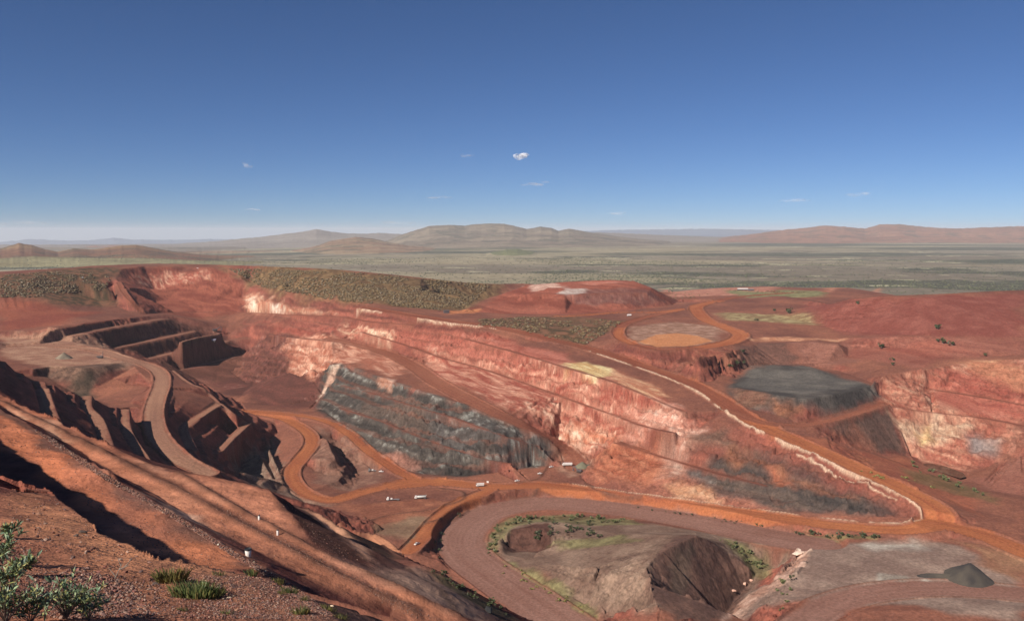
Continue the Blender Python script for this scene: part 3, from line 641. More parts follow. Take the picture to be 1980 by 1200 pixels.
# stockpile
paint('1408,745 1450,709 1560,707 1690,740 1704,768 1655,792 1602,804 1520,806 1428,780', '4a4242', '665a57', 'DIRT', 2.4, .35, 5, 6)
paint('1420,745 1450,716 1560,714 1670,742 1560,762 1500,757', '5e5554', '766a66', 'DIRT', 2.2, .35, 5, 8)
paint('1488,775 1530,772 1548,802 1510,806', '7c4c3c', 'a0644c', 'N2', 2, .35, 4, 6)
paint('1415,752 1490,764 1480,792 1430,784', '7a5044', '8c6252', 'N2', 2, .4, 5, 8)
paint('1590,824 1640,814 1700,790 1716,784 1752,878 1700,872 1668,864', '664a44', '7e564c', 'STR', 1.4, .4, 4, 5)
paint('1600,826 1660,815 1690,868 1660,862', '8c4e3e', '9c6050', 'STR', 1.6, .4, 5, 9, amt=.6)
# right pit
paint('1690,738 1720,722 1850,705 1978,692 1978,842 1930,890 1850,908 1764,882 1742,838 1722,782', 'a0584a', 'cc8a74', 'STR', 2.4, .36, 5, 10, streak='e4b8a0', sk=.60)
paint('1800,720 1900,712 1978,742 1978,810 1880,796 1800,770', '9c4a40', 'b86254', 'BED', 2.2, .36, 8, 14, amt=.85)
paint('1850,702 1920,694 1978,716 1978,752 1900,730', 'b87058', 'd09878', 'BED', 2.2, .36, 6, 10)
paint('1722,790 1790,800 1870,814 1850,850 1780,850 1745,838', 'b88670', 'd8b098', 'STR', 2.6, .36, 5, 10)
paint('1762,826 1810,828 1808,850 1772,852', 'c4946c', 'dcb888', 'STR', 2.6, .36, 4, 6)
paint('1860,838 1930,848 1940,872 1870,868', '8a7474', 'a88a84', 'STR', 2.2, .36, 5, 9)
paint('1930,850 1978,842 1990,910 1930,892', '96584a', 'b07464', 'DIRT', 1.4, .35, 5, 8)
paint('1880,932 1930,905 1985,868 1985,955 1930,950', '96594d', 'a86c5e', 'DIRT', 1.2, .35, 5, 8)
# reds beside the haul road
paint('1480,840 1600,850 1665,870 1760,886 1780,900 1900,985 1900,1000 1760,940 1600,870', '9a5242', 'b4684f', 'DIRT', 1.8, .35, 6, 9)
paint('1740,905 1820,920 1900,950 1940,975 1880,960 1780,935', '6c5c3c', '8c6a4e', 'N2', 2.4, .35, 5, 8, amt=.7)
# west side
paint('0,643 110,634 200,655 290,700 250,713 160,712 60,706 0,680', '9a6656', 'bc8a74', 'DIRT', 2.0, .35, 6, 8)
paint('60,716 110,714 250,704 250,712 190,742 158,766 120,744', '644840', '8c6456', 'N2', 2, .35, 5, 7)
paint('120,745 150,720 180,720 160,768', '4c3c34', '664c42', 'N2', 2, .35, 5, 7)
paint('140,640 330,616 420,640 470,690 480,712 360,730 300,695 210,668', '6a3e34', '90564a', 'BED', 2.2, .36, 5, 7, streak='b08070', sk=.63)  # far bench faces: brown rock, darkened further for their shade
paint('440,874 480,868 520,850 560,905 575,950 640,975 560,960 480,935', '7a5a50', '98786a', 'N2', 2, .35, 5, 8)
paint('360,880 410,890 470,935 400,922', '9a6454', 'b08070', 'DIRT', 2, .35, 4, 6)
paint('610,825 690,850 740,900 735,930 680,948 610,935 600,880', '7c5248', '9a6c5e', 'N2', 2, .35, 4, 6)
paint('650,975 800,965 880,968 870,1000 800,1050 720,1010', '8c5040', 'a86650', 'DIRT', 2.4, .35, 4, 8)
paint('720,1015 800,1000 850,1000 800,1055', '7e5c4c', '98745f', 'DIRT', 2.4, .35, 4, 8)
# inside the mauve loop
paint('940,1055 960,1030 1040,1004 1250,1010 1400,1036 1560,1062 1540,1085 1480,1110 1400,1200 1250,1200 1100,1160 1000,1110', '7a5a50', '9c7a6c', 'DIRT', 2.0, .35, 5, 9, streak='b4a090', sk=.70)
paint('975,1060 985,1025 1060,1010 1072,1055 1020,1066', '5c3a34', '6e4840', 'N2', 1.4, .35, 2, 3)
paint('1252,1104 1300,1040 1345,1034 1380,1048 1460,1110 1400,1195 1310,1200 1262,1155', '6a4a44', '80594f', 'N2', 1.6, .35, 3, 4)
paint('1290,1090 1330,1050 1345,1070 1310,1150', '6a564c', '80685a', 'N2', 2, .35, 3, 6, amt=.5)
# low plateau bottom right
paint('1564,1054 1800,1048 1860,1060 1978,1120 1978,1198 1440,1198 1440,1150 1500,1115', '8a6a62', 'a8877c', 'DIRT', 2.2, .36, 4, 8, streak='c4b0aa', sk=.66)
paint('1500,1118 1564,1060 1556,1090 1500,1140 1440,1180 1400,1198 1420,1170', 'a8786a', 'c89c90', 'N2', 2, .35, 3, 5)
paint('1540,1066 1562,1050 1570,1060 1545,1080', 'd8a898', 'e8c8bc', 'N2', 2, .35, 1.5, 2)
paint('1650,1050 1760,1048 1800,1060 1700,1066', '8a706a', 'bca8a0', 'DIRT', 3, .42, 4, 8)
paint('1700,1105 1800,1118 1790,1132 1700,1120', '98847c', 'd0c0b8', 'DIRT', 3, .42, 3, 6)
paint('1850,1045 1978,1075 1978,1120 1900,1090', '96624e', 'b07c60', 'DIRT', 2.4, .4, 5, 9)
# hill under the viewer
paint('0,1190 0,1000 90,948 180,1010 300,1080 420,1110 640,1190', 'b06448', 'dc8c68', 'N1', 2.2, .3, 1.0, 2)
paint('60,1198 120,1090 220,1100 330,1120 420,1150 500,1198', '80493e', 'a86a56', 'N2', 2.4, .32, 1.0, 2, amt=.75)
paint('360,1108 480,1112 560,1140 600,1180 560,1198 430,1160', '6e504c', '8c6860', 'N2', 2.4, .32, 1.5, 3)
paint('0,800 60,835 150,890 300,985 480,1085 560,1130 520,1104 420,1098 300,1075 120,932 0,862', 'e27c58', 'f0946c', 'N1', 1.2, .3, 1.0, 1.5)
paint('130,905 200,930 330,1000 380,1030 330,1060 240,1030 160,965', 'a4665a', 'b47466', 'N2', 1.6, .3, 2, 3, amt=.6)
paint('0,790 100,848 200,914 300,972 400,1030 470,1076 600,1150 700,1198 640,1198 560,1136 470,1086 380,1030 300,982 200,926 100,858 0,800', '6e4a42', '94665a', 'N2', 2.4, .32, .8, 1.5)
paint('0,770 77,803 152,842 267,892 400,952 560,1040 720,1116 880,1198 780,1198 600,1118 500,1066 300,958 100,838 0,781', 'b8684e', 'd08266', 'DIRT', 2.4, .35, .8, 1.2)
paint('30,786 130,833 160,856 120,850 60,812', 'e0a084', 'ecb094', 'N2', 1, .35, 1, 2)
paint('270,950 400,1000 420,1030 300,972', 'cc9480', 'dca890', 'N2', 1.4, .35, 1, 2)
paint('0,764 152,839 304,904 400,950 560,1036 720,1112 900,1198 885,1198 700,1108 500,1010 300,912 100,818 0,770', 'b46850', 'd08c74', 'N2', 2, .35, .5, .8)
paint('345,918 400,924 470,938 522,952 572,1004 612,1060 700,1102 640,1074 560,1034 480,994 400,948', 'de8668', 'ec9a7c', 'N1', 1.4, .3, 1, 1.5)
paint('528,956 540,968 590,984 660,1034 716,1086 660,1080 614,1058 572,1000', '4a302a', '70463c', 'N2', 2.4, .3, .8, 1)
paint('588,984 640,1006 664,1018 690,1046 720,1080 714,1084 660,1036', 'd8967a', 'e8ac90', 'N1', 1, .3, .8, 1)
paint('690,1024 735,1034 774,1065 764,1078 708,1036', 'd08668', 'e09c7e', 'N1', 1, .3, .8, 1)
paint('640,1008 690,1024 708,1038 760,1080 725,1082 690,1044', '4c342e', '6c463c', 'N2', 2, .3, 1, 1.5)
paint('730,1110 770,1102 800,1100 830,1101 870,1121 920,1157 985,1197 900,1197 800,1154', 'ac8070', 'd0a494', 'DIRT', 2.2, .35, 2.5, 4)
paint('832,1100 880,1122 960,1176 1000,1198 980,1199 900,1154 840,1112', '5c4c3c', '7c624e', 'N2', 2.2, .35, .8, 1.5)
for s in ('938,1060 952,1018 990,1001 1100,994 1222,1003 1245,1013 1120,1014 1060,1009 1000,1016 966,1042 958,1080', '1395,1040 1480,1075 1495,1110 1455,1106 1415,1066', '1535,1027 1620,1034 1702,1039 1690,1046 1600,1046 1538,1036', '1060,1056 1200,1034 1245,1044 1100,1064', '955,1085 990,1090 1130,1165 1160,1198 1120,1194 1020,1140'):
    paint(s, '6a5c40', '8c8058', 'N2', 2.6, .32, 4, 5.9, amt=.8)
lay(ALL, TREAD * .36, mix(C('7a463a'), C('9a5e4e'), N1))
for off, s in enumerate(('0,774 100,829 200,878 300,930 400,982 500,1034 600,1090 700,1142 800,1186', '0,769 100,820 200,868 300,916 400,966 500,1018 600,1070 700,1126 800,1170')):
    c = resamp(dens([hit(*map(float, t.split(','))) for t in s.split()], True, .01), .5)
    ix, d, zz, arc, sd = track(c, .5, 1.2)
    lay(ix, (np.exp(-((d + (N3[ix] - .5) * .25) / .32) ** 2) * .6).astype(np.float32), mix(C('8a5040'), C('9c6250'), N2[ix]))
# --- made surfaces: dusty ruts along every road; ledges paler, sunlight put into their colour
RC = {'red': ('8a4636', 'a45c46'), 'orange': ('a0543a', 'c27048'), 'orange2': ('a45438', 'c2704c'), 'mauve': ('8c5c52', 'a07066'), 'dull': ('966455', 'b27c66'), 'ramp': ('8e4c3c', 'a86450'), 'bench': ('7e4438', '9c5c4c'), 'ledge': ('96604e', 'b8806a')}
for k, wd, c in ROADS:
    ix, d, zz, arc, sd = track(c, wd, 10)
    m = (1 - sst(wd / 2 - 3.0, wd / 2 + 2.0, d + (N2[ix] - .5) * 5 + (N1[ix] - .5) * 5)).astype(np.float32)
    rut = fbm(sd / 2.1, arc / 90 + wd, 3, 151) * .4 + fbm(sd / 6, arc / 200, 2, 157) * .3 + fbm(X[ix] / 28, Y[ix] / 28, 4, 159) * .3
    cc = mix(C(RC[k][0]), C(RC[k][1]), (rut - .32) * 2.2 + (N1[ix] - .5) * .5)
    if k not in ('bench', 'ledge'):
        e = np.exp(-((d - wd / 2 - 1.2) / 1.4) ** 2)
        lay(ix, (e * .75 * (1 - ROADW[ix])).astype(np.float32), mix(C('7a4436'), C('8c5444'), N2[ix]))
    lay(ix, m * (1.0 if k not in ('bench', 'ramp', 'ledge') else .85), cc)
# pale crushed-rock windrows beside the haul road
def shoulder(k, i0, i1, off):                     # a line beside a road, between two sights
    c = ROADS[k][2]; t = np.gradient(c, axis=0); n = np.stack([-t[:, 1], t[:, 0], t[:, 0] * 0], 1); n /= np.linalg.norm(n, axis=1)[:, None]
    a, b = [int(np.argmin(np.hypot(c[:, 0] - q[0], c[:, 1] - q[1]))) for q in (P(*i0), P(*i1))]
    return (c + n * (ROADS[k][1] / 2 + off))[a:b]
PALE = [shoulder(0, (1110, 946, -266), (1330, 738, -182), 2.0), shoulder(0, (1765, 955, -224), (1560, 862, -206), 6.5), shoulder(1, (1330, 741, -182), (1150, 677, -163), 2.0), shoulder(1, (965, 634, -142), (820, 613, -136.5), 2.0), shoulder(1, (745, 603, -135), (702, 594, -134), 2.0)]
for n, s in enumerate(PALE):
    c = s; wd = 3.4
    ix, d, zz, arc, sd = track(c, wd, 6)
    gap = sst(.16, .26, vn(arc / 16, arc * 0 + n, 163))
    b = np.exp(-(d / .7) ** 2) * gap
    Z[ix] += b * .8
    lay(ix, np.clip(b * 1.0, 0, 1).astype(np.float32), mix(C('c09078'), C('e0bca8'), N2[ix]))
for s, wd in (('705,1001 745,998 820,988 880,972 896,962 890,950 850,945', 2.2), ('820,1011 850,1004 905,988', 2.0), ('344,917 400,950 500,1007 560,1038 640,1080 720,1114 800,1152 885,1192', .42), ('150,852 250,902 350,952 450,1006 550,1060 650,1112 750,1160 800,1184', .5), ('0,777 60,806 130,842 200,876', .4), ('1130,935 1160,950 1240,962', 1.6), ('1040,945 1030,960 985,965', 1.8), ('1000,935 1040,925 1060,900 1075,872', 1.6)):
    c = resamp(dens([hit(*map(float, t.split(','))) for t in s.split()], True, .004), 3 if wd > 1 else .6)
    ix, d, zz, arc, sd = track(c, wd, 4 if wd > 1 else 1.5)
    b = np.exp(-(d / wd) ** 2) * (.5 + .5 * vn(arc / (3.5 * wd), arc * 0 + wd, 173))
    Z[ix] += b * (1.5 if wd > 1 else .32); lay(ix, np.clip(b * 1.1, 0, .9).astype(np.float32), mix(C('643e34'), C('7c5044'), N2[ix]))
nz = m_near * (1 - .85 * ROADW)
COL[...] = np.clip(COL * (0.86 + .28 * N3 * nz + .14 * (1 - nz))[..., None], 0.004, .9)

# ------------------------------------------------------------------ ground meshes
def earth_mat(name, near=True):
    m = bpy.data.materials.new(name); m.use_nodes = True; t = m.node_tree; b = t.nodes['Principled BSDF']
    b.inputs['Roughness'].default_value = .95; b.inputs['Specular IOR Level'].default_value = .1
    at = t.nodes.new('ShaderNodeAttribute'); at.attribute_name = 'Col'
    tc = t.nodes.new('ShaderNodeTexCoord')
    mul = t.nodes.new('ShaderNodeMixRGB'); mul.blend_type = 'MULTIPLY'; mul.inputs[0].default_value = 1
    n1 = t.nodes.new('ShaderNodeTexNoise'); n1.inputs['Scale'].default_value = .5 if near else .02; n1.inputs['Detail'].default_value = 7; n1.inputs['Roughness'].default_value = .68
    t.links.new(tc.outputs['Object'], n1.inputs['Vector'])
    mr = t.nodes.new('ShaderNodeMapRange'); mr.inputs[1].default_value = .28; mr.inputs[2].default_value = .72; mr.inputs[3].default_value = .62; mr.inputs[4].default_value = 1.36
    t.links.new(n1.outputs[0], mr.inputs[0]); t.links.new(at.outputs['Color'], mul.inputs[1]); t.links.new(mr.outputs[0], mul.inputs[2])
    t.links.new(mul.outputs[0], b.inputs['Base Color'])
    if near:
        bp = t.nodes.new('ShaderNodeBump'); bp.inputs['Strength'].default_value = .55; bp.inputs['Distance'].default_value = .7
        t.links.new(n1.outputs[0], bp.inputs['Height']); t.links.new(bp.outputs[0], b.inputs['Normal'])
    return m
def sheet(name, r0, r1, mat, keep=None):
    v = np.stack([X[r0:r1], Y[r0:r1], Z[r0:r1]], -1).reshape(-1, 3).astype(np.float32)
    nr = r1 - r0
    i = np.arange(nr * NC).reshape(nr, NC)
    q = np.stack([i[:-1, :-1], i[:-1, 1:], i[1:, 1:], i[1:, :-1]], -1).reshape(-1, 4)[:, ::-1]
    me = bpy.data.meshes.new(name)
    me.vertices.add(len(v)); me.vertices.foreach_set('co', v.ravel())
    me.loops.add(q.size); me.loops.foreach_set('vertex_index', q.ravel().astype(np.int32))
    me.polygons.add(len(q)); me.polygons.foreach_set('loop_start', np.arange(0, q.size, 4, dtype=np.int32))
    me.polygons.foreach_set('use_smooth', np.ones(len(q), bool))
    ca = me.attributes.new('Col', 'FLOAT_COLOR', 'POINT')
    cc = np.ones((len(v), 4), np.float32); cc[:, :3] = COL[r0:r1].reshape(-1, 3)
    ca.data.foreach_set('color', cc.ravel())
    me.update(); me.validate()
    me.materials.append(mat)
    o = bpy.data.objects.new(name, me); S.collection.objects.link(o); o['kind'] = 'structure'
    return o
RS = int(np.searchsorted(rows, 2600)); RH = int(np.searchsorted(rows, 5000))
sheet('mine_ground', 0, RS + 1, earth_mat('earth', True))
sheet('plain', RS, RH + 1, earth_mat('plain_soil', False))
sheet('hills', RH, NR, earth_mat('hill_soil', False))

# ------------------------------------------------------------------ air
bpy.ops.mesh.primitive_cube_add(size=1)
hz = bpy.context.object; hz.name = 'haze'; hz['kind'] = 'stuff'
top = float(Z[rows < 118000].max()) + 40
lowest = float(Z.min()) - 1
hz.scale = (200000, 70000, top - lowest); hz.location = (0, 30000, (top + lowest) / 2)
hm = bpy.data.materials.new('air'); hm.use_nodes = True; t = hm.node_tree
t.nodes.remove(t.nodes['Principled BSDF'])
pv = t.nodes.new('ShaderNodeVolumePrincipled'); pv.inputs['Density'].default_value = 2.4e-5; pv.inputs['Color'].default_value = (.86, .90, .97, 1); pv.inputs['Anisotropy'].default_value = 0
t.links.new(pv.outputs[0], t.nodes['Material Output'].inputs['Volume'])
hz.data.materials.append(hm)
# ------------------------------------------------------------------ things : helpers
def link(o): S.collection.objects.link(o); return o
def tag(o, label, cat, group=None, kind=None):
    if label: o['label'] = label
    if cat: o['category'] = cat
    if group: o['group'] = group
    if kind: o['kind'] = kind
    return o
class MB:
    def __init__(s): s.v, s.f = [], []
    def add(s, v, f):
        n = len(s.v); s.v += [tuple(q) for q in v]; s.f += [tuple(i + n for i in q) for q in f]; return s
    def prism(s, prof, y0, y1, bev=0.0):          # profile in x,z extruded over y with softened sides
        n = len(prof); c = np.mean(prof, 0)
        P2 = lambda k: [(c[0] + (p[0] - c[0]) * k, c[1] + (p[1] - c[1]) * k) for p in prof]
        rings = [(y0, P2(1 - bev)), (y0 + (y1 - y0) * bev * .5, prof), (y1 - (y1 - y0) * bev * .5, prof), (y1, P2(1 - bev))] if bev else [(y0, prof), (y1, prof)]
        v = [(x, y, z) for y, r in rings for x, z in r]
        f = [(k * n + i, k * n + (i + 1) % n, (k + 1) * n + (i + 1) % n, (k + 1) * n + i) for k in range(len(rings) - 1) for i in range(n)]
        f += [tuple(range(n))[::-1], tuple(range((len(rings) - 1) * n, len(rings) * n))]
        return s.add(v, f)
    def box(s, x0, x1, y0, y1, z0, z1, bev=.06): return s.prism([(x0, z0), (x1, z0), (x1, z1), (x0, z1)], y0, y1, bev)
    def lathe(s, prof, c=(0, 0, 0), ax='z', seg=16):
        v, f = [], []
        for r, h in prof:
            for k in range(seg):
                a = 2 * math.pi * k / seg; x, y = r * math.cos(a), r * math.sin(a)
                q = (x, y, h) if ax == 'z' else ((x, h, y) if ax == 'y' else (h, x, y))
                v.append((q[0] + c[0], q[1] + c[1], q[2] + c[2]))
        for i in range(len(prof) - 1):
            for k in range(seg): f.append((i * seg + k, i * seg + (k + 1) % seg, (i + 1) * seg + (k + 1) % seg, (i + 1) * seg + k))
        f += [tuple(range(seg))[::-1], tuple(range((len(prof) - 1) * seg, len(prof) * seg))]
        return s.add(v, f)
    def bar(s, a, b, r0, r1=None, seg=6):
        a, b = Vector(a), Vector(b); d = (b - a).normalized(); u = d.orthogonal().normalized(); w_ = d.cross(u); r1 = r0 if r1 is None else r1
        v = []
        for p, r in ((a, r0), (b, r1)):
            for k in range(seg):
                t = 2 * math.pi * k / seg; v.append(p + u * (r * math.cos(t)) + w_ * (r * math.sin(t)))
        f = [(k, (k + 1) % seg, seg + (k + 1) % seg, seg + k) for k in range(seg)] + [tuple(range(seg))[::-1], tuple(range(seg, 2 * seg))]
        return s.add(v, f)
    def build(s, name, mat, parent=None, smooth=False, cols=None):
        me = bpy.data.meshes.new(name); me.from_pydata([tuple(map(float, q)) for q in s.v], [], s.f); me.materials.append(mat)
        if smooth: me.polygons.foreach_set('use_smooth', [True] * len(me.polygons))
        if cols is not None:
            ca = me.attributes.new('Col', 'FLOAT_COLOR', 'POINT'); cc = np.ones((len(s.v), 4), np.float32); cc[:, :3] = cols; ca.data.foreach_set('color', cc.ravel())
        me.validate(); me.update()
        o = link(bpy.data.objects.new(name, me))
        if parent: o.parent = parent
        return o
def raw(name, v, f, mat, cols=None, smooth=False):
    m = MB(); m.v = v; m.f = f; return m.build(name, mat, None, smooth, cols)
def empty(name, loc, rz=0, sc=1.0):
    o = link(bpy.data.objects.new(name, None)); o.location = tuple(map(float, loc)); o.rotation_euler = (0, 0, rz); o.scale = (sc,) * 3; o.empty_display_size = .3; return o
def dup(root, loc, rz=0, sc=1.0, label=None, group=None):
    r = root.copy(); link(r); r.location = tuple(map(float, loc)); r.rotation_euler = (0, 0, rz); r.scale = (sc,) * 3
    if label: r['label'] = label
    if group: r['group'] = group
    for ch in list(root.children):
        c = ch.copy(); link(c); c.parent = r
        for g in list(ch.children):
            d = g.copy(); link(d); d.parent = c
    return r
def mat(name, a, b=None, rough=.6, scale=3.0, metal=0.0, attr=False, trans=0.0):
    m = bpy.data.materials.new(name); m.use_nodes = True; t = m.node_tree; bs = t.nodes['Principled BSDF']
    bs.inputs['Roughness'].default_value = rough; bs.inputs['Metallic'].default_value = metal
    tc = t.nodes.new('ShaderNodeTexCoord'); n = t.nodes.new('ShaderNodeTexNoise'); n.inputs['Scale'].default_value = scale; n.inputs['Detail'].default_value = 5
    t.links.new(tc.outputs['Object'], n.inputs['Vector'])
    r = t.nodes.new('ShaderNodeMapRange'); r.inputs[1].default_value = .35; r.inputs[2].default_value = .65; t.links.new(n.outputs[0], r.inputs[0])
    mx = t.nodes.new('ShaderNodeMixRGB'); mx.inputs[1].default_value = (*a, 1); mx.inputs[2].default_value = (*(b or a), 1); t.links.new(r.outputs[0], mx.inputs[0])
    out = mx.outputs[0]
    if attr:
        at = t.nodes.new('ShaderNodeAttribute'); at.attribute_name = 'Col'; ml = t.nodes.new('ShaderNodeMixRGB'); ml.blend_type = 'MULTIPLY'; ml.inputs[0].default_value = 1
        t.links.new(out, ml.inputs[1]); t.links.new(at.outputs['Color'], ml.inputs[2]); out = ml.outputs[0]
    t.links.new(out, bs.inputs['Base Color']); return m
L1 = lambda h: tuple(float(q) for q in C(h, 1.0))
WHITE = mat('white_paint', (.78, .77, .74), (.62, .52, .46), .5, 2.0)
RUB = mat('tyre_rubber', (.025, .024, .024), (.08, .05, .04), .85)
GLASS = mat('window_glass', (.02, .025, .03), None, .12)
STEEL = mat('grey_steel', (.20, .21, .22), (.30, .25, .23), .5, 2.0, .3)
DARKS = mat('dark_steel', (.07, .065, .075), (.13, .10, .095), .6, 1.5)
GREENP = mat('grey_green_tank_paint', (.42, .47, .45), (.55, .50, .46), .5, 1.5)
BLACKP = mat('black_plastic', (.02, .02, .022), None, .5)
BARK = mat('stem_bark', (.16, .12, .09), (.28, .23, .19), .9, 9)
ROCK = mat('rock', (.9, .9, .9), (1.25, 1.2, 1.15), .95, 3.0, 0, True)
LEAF = mat('leaf', (.75, .8, .75), (1.2, 1.15, 1.0), .55, 6, 0, True)

# ------------------------------------------------------------------ vegetation
def leaf_cloud(n, rx, rz, size, c0, c1, seed, lobes=5, long=1.0):
    r = np.random.default_rng(seed); v, f, cl = [], [], []
    lob = [(r.normal(0, .42, 3) * (rx, rx, rz * .5) + (0, 0, rz * .55), r.uniform(.35, .62)) for _ in range(lobes)]
    for i in range(n):
        lc, lr = lob[r.integers(lobes)]
        d = r.normal(0, 1, 3); d /= np.linalg.norm(d); q = lc + d * np.array([rx, rx, rz * .6]) * lr * r.uniform(.55, 1) ** .5
        q[2] = max(q[2], size * .3)
        a = r.normal(0, 1, 3) + (0, 0, .5); a /= np.linalg.norm(a); b = np.cross(a, r.normal(0, 1, 3)); b /= np.linalg.norm(b) + 1e-9
        s = size * r.uniform(.6, 1.3); w_ = s * .55 / long
        k = len(v); v += [q - a * s * .5, q + b * w_, q + a * s * .5 * long, q - b * w_]; f.append((k, k + 1, k + 2, k + 3))
        c = np.array(c0) + (np.array(c1) - c0) * r.uniform(0, 1); cl += [c] * 4
    return v, f, np.array(cl)
def shrub_proto(name, label, rx, rz, n, size, c0, c1, seed, group):
    t = empty(name, (0, 0, 0)); tag(t, label, 'shrub', group)
    v, f, cl = leaf_cloud(n, rx, rz, size, L1(c0), L1(c1), seed)
    o = raw('foliage', v, f, LEAF, cl); o.parent = t
    m = MB(); r = random.Random(seed)
    for k in range(4): m.bar((0, 0, -.15 * rz), (r.uniform(-.5, .5) * rx, r.uniform(-.5, .5) * rx, rz * r.uniform(.5, .8)), .045 * rz, .015 * rz, 5)
    m.build('stem', BARK, t)
    return t
used = {}
def in_poly(poly, n, seed, tries=60):
    q = np.array([list(map(float, t.split(','))) for t in poly.split()]); r = random.Random(seed); out = []
    while len(out) < n and tries * n > 0:
        tries -= 1 / n
        x, y = r.uniform(q[:, 0].min(), q[:, 0].max()), r.uniform(q[:, 1].min(), q[:, 1].max()); ins = False
        for i in range(len(q)):
            x0, y0 = q[i]; x1, y1 = q[(i + 1) % len(q)]
            if (y0 > y) != (y1 > y) and x < (x1 - x0) * (y - y0) / (y1 - y0) + x0: ins = not ins
        if ins: out.append((x, y))
    return out
PROTO = {
 'g': ('low_shrub', 1.0, 1.1, 110, .42, '505236', '74704a', 11), 'o': ('dry_shrub', 1.0, .9, 90, .40, '6a6236', '9a8a50', 12), 'd': ('dark_shrub', 1.0, 1.3, 110, .44, '34382a', '565838', 13)}
FIRST = {}
def put_shrub(kind, px, py, wpx, label, group, rs):
    g = hit(px, py); h = np.linalg.norm(g[:2]); sc = wpx * h / FPX / 2.0
    if kind not in FIRST:
        nm, rx, rz, n, s, a, b, sd = PROTO[kind]
        FIRST[kind] = t = shrub_proto(nm, label, rx, rz, n, s, a, b, sd, group)
        t.location = tuple(g); t.scale = (sc,) * 3; t['group'] = group
        return t
    return dup(FIRST[kind], g, rs.uniform(0, 6.28), sc, label, group)
rs = random.Random(5)
PATCH = [   # kind, polygon, count, width in the picture, label, group
 ('g', '945,1050 955,1018 1000,1002 1100,996 1215,1004 1225,1010 1120,1010 1050,1006 985,1014 962,1040 956,1080 940,1070', 70, (6, 15), 'low green shrub on the verge along the inside of the mauve road bend', 'green shrubs on the inner verge of the mauve road'),
 ('d', '1015,1012 1060,1006 1160,1012 1165,1040 1080,1030 1040,1045 1010,1030', 26, (7, 16), 'dark green shrub among the small heaps inside the mauve road bend', 'dark shrubs among the small heaps'),
 ('o', '950,1085 990,1090 1130,1165 1160,1195 1120,1190 1030,1140 960,1105', 22, (6, 12), 'dry olive shrub along the lower inner edge of the mauve road', 'dry shrubs on the lower inner edge of the mauve road'),
 ('g', '1385,1040 1425,1050 1480,1085 1490,1105 1455,1098 1415,1064', 30, (6, 13), 'low green shrub on the strip behind the dark brown heap', 'green shrubs behind the dark brown heap'),
 ('d', '1535,1026 1600,1032 1700,1036 1705,1041 1620,1042 1540,1034', 24, (6, 14), 'dark green shrub on the narrow verge between orange road and grey plateau', 'shrubs on the verge below the hairpin'),
 ('d', '1190,970 1300,990 1420,1005 1500,1018 1500,1021 1400,1010 1250,986', 20, (4, 8), 'tiny dark shrub on the bank between the orange road and the mauve road', 'shrubs on the bank between the two roads'),
 ('g', '1500,1120 1520,1118 1530,1140 1515,1195 1505,1190', 10, (8, 14), 'green shrub at the foot of the pink bank by the grey plateau', 'shrubs at the foot of the pink bank'),
 ('d', '832,1096 870,1112 930,1150 960,1168 1000,1190 980,1192 900,1150 840,1108', 22, (6, 15), 'dark olive shrub on the crest of the spur left of the mauve road', 'shrubs on the crest of the spur'),
 ('g', '1740,885 1790,905 1880,945 1930,962 1920,968 1860,945 1780,915', 22, (5, 13), 'green shrub beside the dark pool in the right hand pit', 'shrubs beside the dark pool'),
 ('o', '1640,905 1760,915 1830,940 1800,945 1700,925', 14, (5, 11), 'olive shrub on red ground above the haul road near the pool', 'shrubs on the red ground above the haul road'),
 ('d', '840,1075 838,1045 858,1015 890,990 900,990 870,1020 852,1050 852,1085', 12, (4, 9), 'small dark shrub on the shaded bank at the outer edge of the mauve bend', 'shrubs on the outer bank of the mauve bend'),
]
for kind, poly, n, (w0, w1), lab, grp in PATCH:
    for px, py in in_poly(poly, n, len(lab) + n): put_shrub(kind, px, py, rs.uniform(w0, w1) * rs.uniform(.45, .95), lab, grp, rs)
SINGLE = [(1525, 606, 13, 'round dark tree like shrub alone on the pale flat inside the S bend'), (1464, 621, 7, 'small dark shrub left of the round one on the pale flat'), (1497, 602, 7, 'tiny dark shrub at the back of the pale flat, beside the round one'),
 (1658, 588, 8, 'small shrub near the top of the red dump, highest on its slope'), (1812, 636, 11, 'dark shrub alone halfway up the smooth red dump'), (1823, 664, 12, 'left of two green shrubs on the rough foot of the red dump'),
 (1841, 668, 10, 'right of two green shrubs on the rough foot of the red dump'), (1705, 673, 11, 'dark shrub below the eroded gullies of the red dump'), (1727, 697, 7, 'upper of two shrubs above the corner of the pink pit wall'),
 (1726, 706, 7, 'lower of two shrubs above the corner of the pink pit wall'), (1905, 688, 7, 'small dark shrub on the rim above the pink pit wall'), (1437, 682, 9, 'dark shrub on the ledge above the low red cliff'),
 (1425, 705, 10, 'dark shrub at the right foot of the low red cliff behind the stockpile'), (1410, 710, 9, 'dark shrub at the left foot of the low red cliff behind the stockpile'), (1438, 703, 8, 'dark shrub at the far right end of the low red cliff'), (1529, 1118, 9, 'dark upright shrub alone on the pink bank of the grey plateau')]
for px, py, wpx, lab in SINGLE: put_shrub('d', px, py, wpx, lab, None, rs)
for o in S.objects:
    if o.name.startswith('dark_shrub') and 'group' in o and o['label'] in [s[3] for s in SINGLE]: del o['group']

